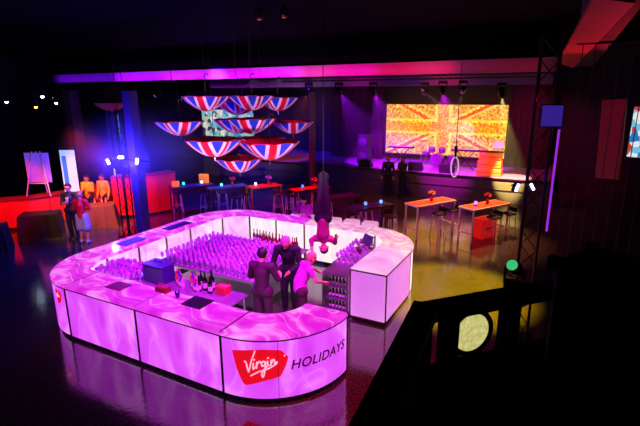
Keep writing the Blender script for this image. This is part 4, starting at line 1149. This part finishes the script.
# bartenders
person('bartender in a dark plum top seen from behind, nearest the front of the bar', (1.3, -1.28, 0), R(190), darkp, darkp, skinA, hairD,
    dict(head=(.0, -.05, 1.61), elL=(.28, -.08, 1.16), haL=(.2, -.3, 1.08), elR=(-.28, -.08, 1.16), haR=(-.16, -.3, 1.08)), 1.0)
person('bartender with pinkish hair in a black shirt bending forward behind the plum one', (1.22, -.22, 0), R(18), blackc, blackc, skinA, hairP,
    dict(chest=(0, -.08, 1.28), neck=(0, -.14, 1.43), head=(0, -.22, 1.54), shL=(.19, -.11, 1.38), shR=(-.19, -.11, 1.38), elL=(.27, -.2, 1.12), haL=(.1, -.38, 1.02), elR=(-.27, -.2, 1.12), haR=(-.1, -.4, 1.02)), 1.04)
person('bartender in a magenta shirt and dark trousers leaning right by the opening', (1.84, -.82, 0), R(140), magenta, darkp, skinA, hairB,
    dict(chest=(.02, -.1, 1.27), neck=(.03, -.18, 1.41), head=(.03, -.25, 1.53), shL=(.2, -.14, 1.37), shR=(-.16, -.14, 1.37), elL=(.34, -.28, 1.25), haL=(.32, -.5, 1.12), elR=(-.24, -.25, 1.15), haR=(-.12, -.45, 1.05)), .95, sleeves=False)
# guest leaning on the back of the bar
person('guest in a magenta top leaning on the back counter from outside', (-.55, 3.55, 0), R(15), magenta, suit, skinA, hairD,
    dict(chest=(0, -.08, 1.28), neck=(0, -.16, 1.42), head=(0, -.22, 1.55), shL=(.18, -.12, 1.37), shR=(-.18, -.12, 1.37), elL=(.27, -.3, 1.2), haL=(.12, -.42, 1.2), elR=(-.27, -.3, 1.2), haR=(-.12, -.42, 1.2)), .95, 'long')
# silhouettes near the stage
person('dark figure standing before the stage, left of the pair', (-.8, 11.3, 0), R(10), blackc, blackc, skinB, hairD, None, 1.03)
person('dark figure standing before the stage, right of the pair', (-.15, 11.3, 0), R(-30), blackc, blackc, skinB, hairD, HOLD, 1.03)
# acrobat hanging upside down: z grows downward from the feet, built directly in upside-down joints
cost = pbr('acrobat_suit', (150, 20, 90), .5); glove = blackm
A = dict(pel=(0, 0, 1.75), waist=(0, 0, 1.62), chest=(0, 0, 1.44), neck=(.01, 0, 1.27), head=(.02, -.03, 1.13),
    shL=(.17, 0, 1.33), elL=(.27, -.05, 1.26), haL=(.3, -.16, 1.42), shR=(-.17, 0, 1.33), elR=(-.26, -.05, 1.3), haR=(-.22, -.2, 1.18),
    hipL=(.08, 0, 1.8), knL=(.07, -.03, 2.2), anL=(.05, .04, 2.62), hipR=(-.08, 0, 1.8), knR=(-.07, -.03, 2.2), anR=(-.05, .04, 2.62), toeL=(.05, .0, 2.76), toeR=(-.05, 0, 2.76))
t, J = person('acrobat in a dark magenta suit hanging upside down over the right of the bar', (1.42, .9, 0), R(20), cost, pbr('acrobat_tights', (30, 8, 30), .75, spec=.2), skinA, hairD, A, 1)
t = thing('aerial_rope', 'dark rope from the ceiling holding the upside down acrobat', 'rope', (1.42, .9, 0))
MB().tube((0, .02, 2.6), (0, .02, 6.6), .008).build('rope_line', blackm, t)
MB().torus((0, .02, 2.72), .11, .09, .02).build('foot_loop', blackm, t)

# ------------------------------------------------------------------ balcony in the foreground
dk = pbr('balcony_black', (6, 5, 9), .85, noise=.3, spec=.1)
t = thing('balcony_railing', 'black balcony railing in the near right foreground', 'railing', (0, 0, 0))
P0, P1, P2 = V((5.60, -7.3, 3.56)), V((5.485, -5.95, 3.56)), V((6.955, -4.34, 3.56))
def rail(a, b, w, z0, z1, name):
    d = (b-a).normalized(); n = V((-d.y, d.x, 0))*w
    vs = [(*(p+s*n).xy, z) for z in (z0, z1) for p in (a, b) for s in (-1, 1)]
    return MB().add(vs, [(0, 1, 3, 2), (4, 6, 7, 5), (0, 4, 5, 1), (2, 3, 7, 6), (0, 2, 6, 4), (1, 5, 7, 3)]).build(name, dk, t)
rail(P0, P1, .05, 3.56, 3.61, 'side_handrail')
rail(P1, P2, .05, 3.54, 3.59, 'front_handrail')
dv = (P2-P1).normalized()
rail(P0, P0.lerp(P1, .78), .02, 2.36, 3.56, 'side_panel')
rail(P0.lerp(P1, .78), P1, .02, 2.36, 3.33, 'side_panel')
rail(P1, P2, .02, 2.36, 3.3, 'front_panel')
for s, w in ((.0, .03), (.12, .045), (.44, .05), (1.0, .03), (1.6, .03)):
    a = P1+dv*(s-w); b = P1+dv*(s+w); rail(a, b, .015, 3.3, 3.56, 'post')
c = P1+dv*.237; M = Matrix.Rotation(math.atan2(dv.y, dv.x), 4, 'Z')
struct(MB().box(5.4, 10.9, -8.9, -6.0, 2.2, 2.35).build('trim_6', dk))
t2 = thing('round_lamp', 'round pale yellow lit lamp disc framed in black behind the balcony railing', 'lamp', (c.x, c.y, 3.43), math.atan2(dv.y, dv.x))
MB().torus((0, 0, 0), .1, .1, .014, 36, 8).build('lamp_ring', black, t2)
def lampdisc():
    m = bpy.data.materials.new('lit_lamp_disc'); m.use_nodes = True; nt = m.node_tree; b = nt.nodes['Principled BSDF']; N = nt.nodes.new; L = nt.links.new
    tc = N('ShaderNodeTexCoord'); nz = N('ShaderNodeTexNoise'); nz.inputs['Scale'].default_value = 60; L(tc.outputs['Object'], nz.inputs['Vector'])
    cr = N('ShaderNodeValToRGB'); e = cr.color_ramp.elements; e[0].position = .3; e[0].color = srgb(200, 190, 95); e[1].position = .8; e[1].color = srgb(245, 240, 175)
    L(nz.outputs['Fac'], cr.inputs[0]); L(cr.outputs[0], b.inputs['Emission Color']); b.inputs['Emission Strength'].default_value = .8
    b.inputs['Base Color'].default_value = (.3, .28, .15, 1); return m
m = MB(); m.lathe([(.001, 0), (.088, 0), (.088, .012), (.001, .012)], 32, cap=False); m.v = [(v[0], v[2]-.006, v[1]) for v in m.v]
m.build('lens_disc', lampdisc(), t2)
# tall black equipment cases on the balcony
def case(loc, rz, w, d, h, label):
    t = thing('equipment_case', label, 'case', loc, rz)
    MB().bbox(-w/2, w/2, -d/2, d/2, 0, h, .02).build('case_body', dk, t)
    for x in (-w/2, w/2):
        for y in (-d/2, d/2): MB().box(x-.02, x+.02, y-.02, y+.02, h-.05, h+.005).build('corner_cap', blackm, t)
    return t
case((6.42, -5.74, 2.35), R(-28), .95, .3, 1.43, 'tall black equipment case on the balcony filling the lower right')
case((5.86, -6.32, 2.35), R(3), .5, .5, .78, 'low black equipment case standing inside the balcony corner')
# moving head with green lens near right pylon
moving_head((5.42, .1, 1.35), (4.6, -2.5, 3.2), 'moving head lamp with a green lens at the foot of the right truss', (60, 190, 110), 1.0, hang=False, lens_r=.09)
t = thing('lamp_stand', 'black stand under the green lensed lamp by the right truss', 'stand', (5.42, .1, 0))
MB().tube((0, 0, 0), (0, 0, 1.3), .04).build('stand_pole', black, t); MB().bbox(-.2, .2, -.2, .2, 0, .04, .01).build('base_plate', black, t)

# ------------------------------------------------------------------ lights
lamp((4.6, -4.6, 2.9), (-1.2, 2.0, 3.7), (240, 195, 255), 5200, 32, .5, .12)  # added spot near the camera, out of view, brightening the umbrellas
lamp((-1.0, -2.6, 1.9), (-1.3, 1.6, 3.9), (205, 180, 255), 700, 50, .6, .12)  # second added spot, lights the umbrellas from below
lamp((3, -3.5, 6.4), (-.1, -.4, .9), (225, 40, 255), 5000, 50, .5, .2)  # added overhead spot, supplements the glow inside the bar
lamp((3.2, 2.2, 6.3), (1.6, .2, .9), (255, 120, 210), 2000, 44, .6, .2)  # added overhead spot brightening the right of the bar interior
# yellow light on the floor right of the bar
lamp((4.6, 2.2, 6.4), (3.95, 2.3, 0), (255, 200, 4), 13000, 36, .5, .1)
lamp((3.4, 8.4, 6.3), (3.3, 6.9, 0), (255, 150, 100), 4200, 50, .8, .1)  # added orange spot, stands in for screen reflections around the tables
lamp((4.4, -2.0, 6.4), (3.2, -2.0, 0), (255, 20, 40), 2200, 46, .9, .1)
# unseen area lights added to wash the cross beam with colour
for x0, x1, c, e_ in ((-21, -16, (110, 10, 230), 30), (-16, -12.5, (160, 12, 240), 60), (-12.5, -8.5, (195, 12, 240), 70), (-8.5, -4.5, (205, 12, 220), 66), (-4.5, -1, (220, 8, 140), 44), (-1, 2, (215, 8, 70), 26), (2, 5, (160, 8, 40), 8)):
    ld = bpy.data.lights.new('beam_wash', 'AREA'); ld.shape = 'RECTANGLE'; ld.size = x1-x0; ld.size_y = .08; ld.energy = e_*.8; ld.color = srgb(*c)[:3]; ld.spread = R(75)
    lo = bpy.data.objects.new('beam_wash_light', ld); COL.objects.link(lo); lo.location = ((x0+x1)/2, 9.2, 5.2); lo.rotation_euler = (R(97), 0, 0)
lamp((1, 11.9, 4.6), (1, 13, 4.95), (220, 20, 80), 60, 120, .9, .1)
lamp((-3, 11.9, 4.6), (-3, 13, 4.95), (190, 20, 140), 60, 120, .9, .1)
lamp((7.6, 6.5, 3.6), (6.0, 1.5, 5.3), (225, 4, 50), 800, 70, .6, .2)
lamp((-4, -2.5, 5), (-6.95, .85, .9), (255, 150, 170), 900, 20, .4, .1)  # added warm spot brightening the suited man and the woman
# left area
lamp((-6.6, 0.2, 5.8), (-8.5, 2.0, .8), (255, 150, 90), 2600, 36, .5, .15)
lamp((-6.8, .6, 3.6), (-8.2, 3.6, .6), (255, 30, 12), 1500, 52, .4, .15)
lamp((-7.9, -1.6, 3.6), (-10.2, .8, .5), (255, 45, 18), 1300, 50, .4, .15)
lamp((-9.0, 9, 5.5), (-9, 16, 1.5), (50, 20, 255), 5000, 80, .8, .2)
lamp((-6, 6, 6), (-6.5, 7, 0), (70, 15, 255), 4500, 75, .8, .2)
lamp((-2.5, 4.8, 6), (-2.5, 7, .8), (255, 30, 60), 1800, 60, .8, .2)
lamp((1.0, 3.6, 6), (1, 6.5, .6), (230, 20, 90), 1200, 60, .8, .2)
lamp((4.5, 9, 4.9), (5, 15.5, 1.8), (220, 15, 120), 1800, 50, .8, .2)
lamp((-4, 9, 4.9), (-4, 15.5, 1.8), (110, 10, 220), 1200, 50, .8, .2)
lamp((7.5, .2, 4.5), (7.0, 3.1, 3.4), (255, 40, 20), 55, 50, .6, .1)
lamp((0, 9.2, 5.0), (1.5, 12, .5), (255, 150, 130), 380, 100, .8, .2)

# thin theatrical haze filling the hall
hz = bpy.data.materials.new('stage_haze'); hz.use_nodes = True; nt = hz.node_tree; nt.nodes.clear()
o_ = nt.nodes.new('ShaderNodeOutputMaterial'); v_ = nt.nodes.new('ShaderNodeVolumeScatter'); v_.inputs['Density'].default_value = .009; v_.inputs['Anisotropy'].default_value = .2
nt.links.new(v_.outputs[0], o_.inputs['Volume'])
hb = MB().box(-5.3, 5.2, 10.2, 15.2, 1.1, 4.7).build('haze', hz)
tag(hb, 'thin magenta haze hanging over the stage in front of the screen', 'haze', kind='stuff')
# puff of haze around the three blue lamps, thinning out from its centre
hz2 = hz.copy(); hz2.name = 'blue_haze'; nt = hz2.node_tree; N = nt.nodes.new; L = nt.links.new
tc = N('ShaderNodeTexCoord'); mp = N('ShaderNodeMapping'); mp.inputs['Scale'].default_value = (1/3.0, 1/2.4, 1/1.5)
gr = N('ShaderNodeTexGradient'); gr.gradient_type = 'SPHERICAL'; pw = N('ShaderNodeMath'); pw.operation = 'POWER'; pw.inputs[1].default_value = 1.5
ml = N('ShaderNodeMath'); ml.operation = 'MULTIPLY'; ml.inputs[1].default_value = .16
L(tc.outputs['Object'], mp.inputs[0]); L(mp.outputs[0], gr.inputs[0]); L(gr.outputs['Fac'], pw.inputs[0]); L(pw.outputs[0], ml.inputs[0]); L(ml.outputs[0], nt.nodes['Volume Scatter'].inputs['Density'])
mb = MB(); mb.ball((0, 0, 0), 1, 20, (3.0, 2.4, 1.5))
hb = mb.build('haze', hz2, None, (-5.6, 2.4, 2.7))
tag(hb, 'thin blue haze glowing around the three lamps on the left pylon', 'haze', kind='stuff')
w = bpy.data.worlds.new('world'); scene.world = w; w.use_nodes = True
w.node_tree.nodes['Background'].inputs[0].default_value = (.02, .005, .03, 1)
w.node_tree.nodes['Background'].inputs[1].default_value = .05

# ------------------------------------------------------------------ camera
cd = bpy.data.cameras.new('camera'); cam = bpy.data.objects.new('camera', cd); COL.objects.link(cam); scene.camera = cam
cd.sensor_width = 36; cd.lens = 36*458.6/640; cd.clip_start = .05
cam.location = (5.914, -7.676, 4.441)
cam.rotation_mode = 'QUATERNION'
yaw = R(90)-1.0813
q = Matrix.Rotation(yaw, 3, 'Z') @ Matrix.Rotation(PI/2-.2553, 3, 'X') @ Matrix.Rotation(-.0048, 3, 'Z')
cam.rotation_quaternion = q.to_quaternion()
vs = scene.view_settings; vs.view_transform = 'Standard'; vs.look = 'None'; vs.exposure = 0; vs.gamma = 1
bpy.context.view_layer.update()
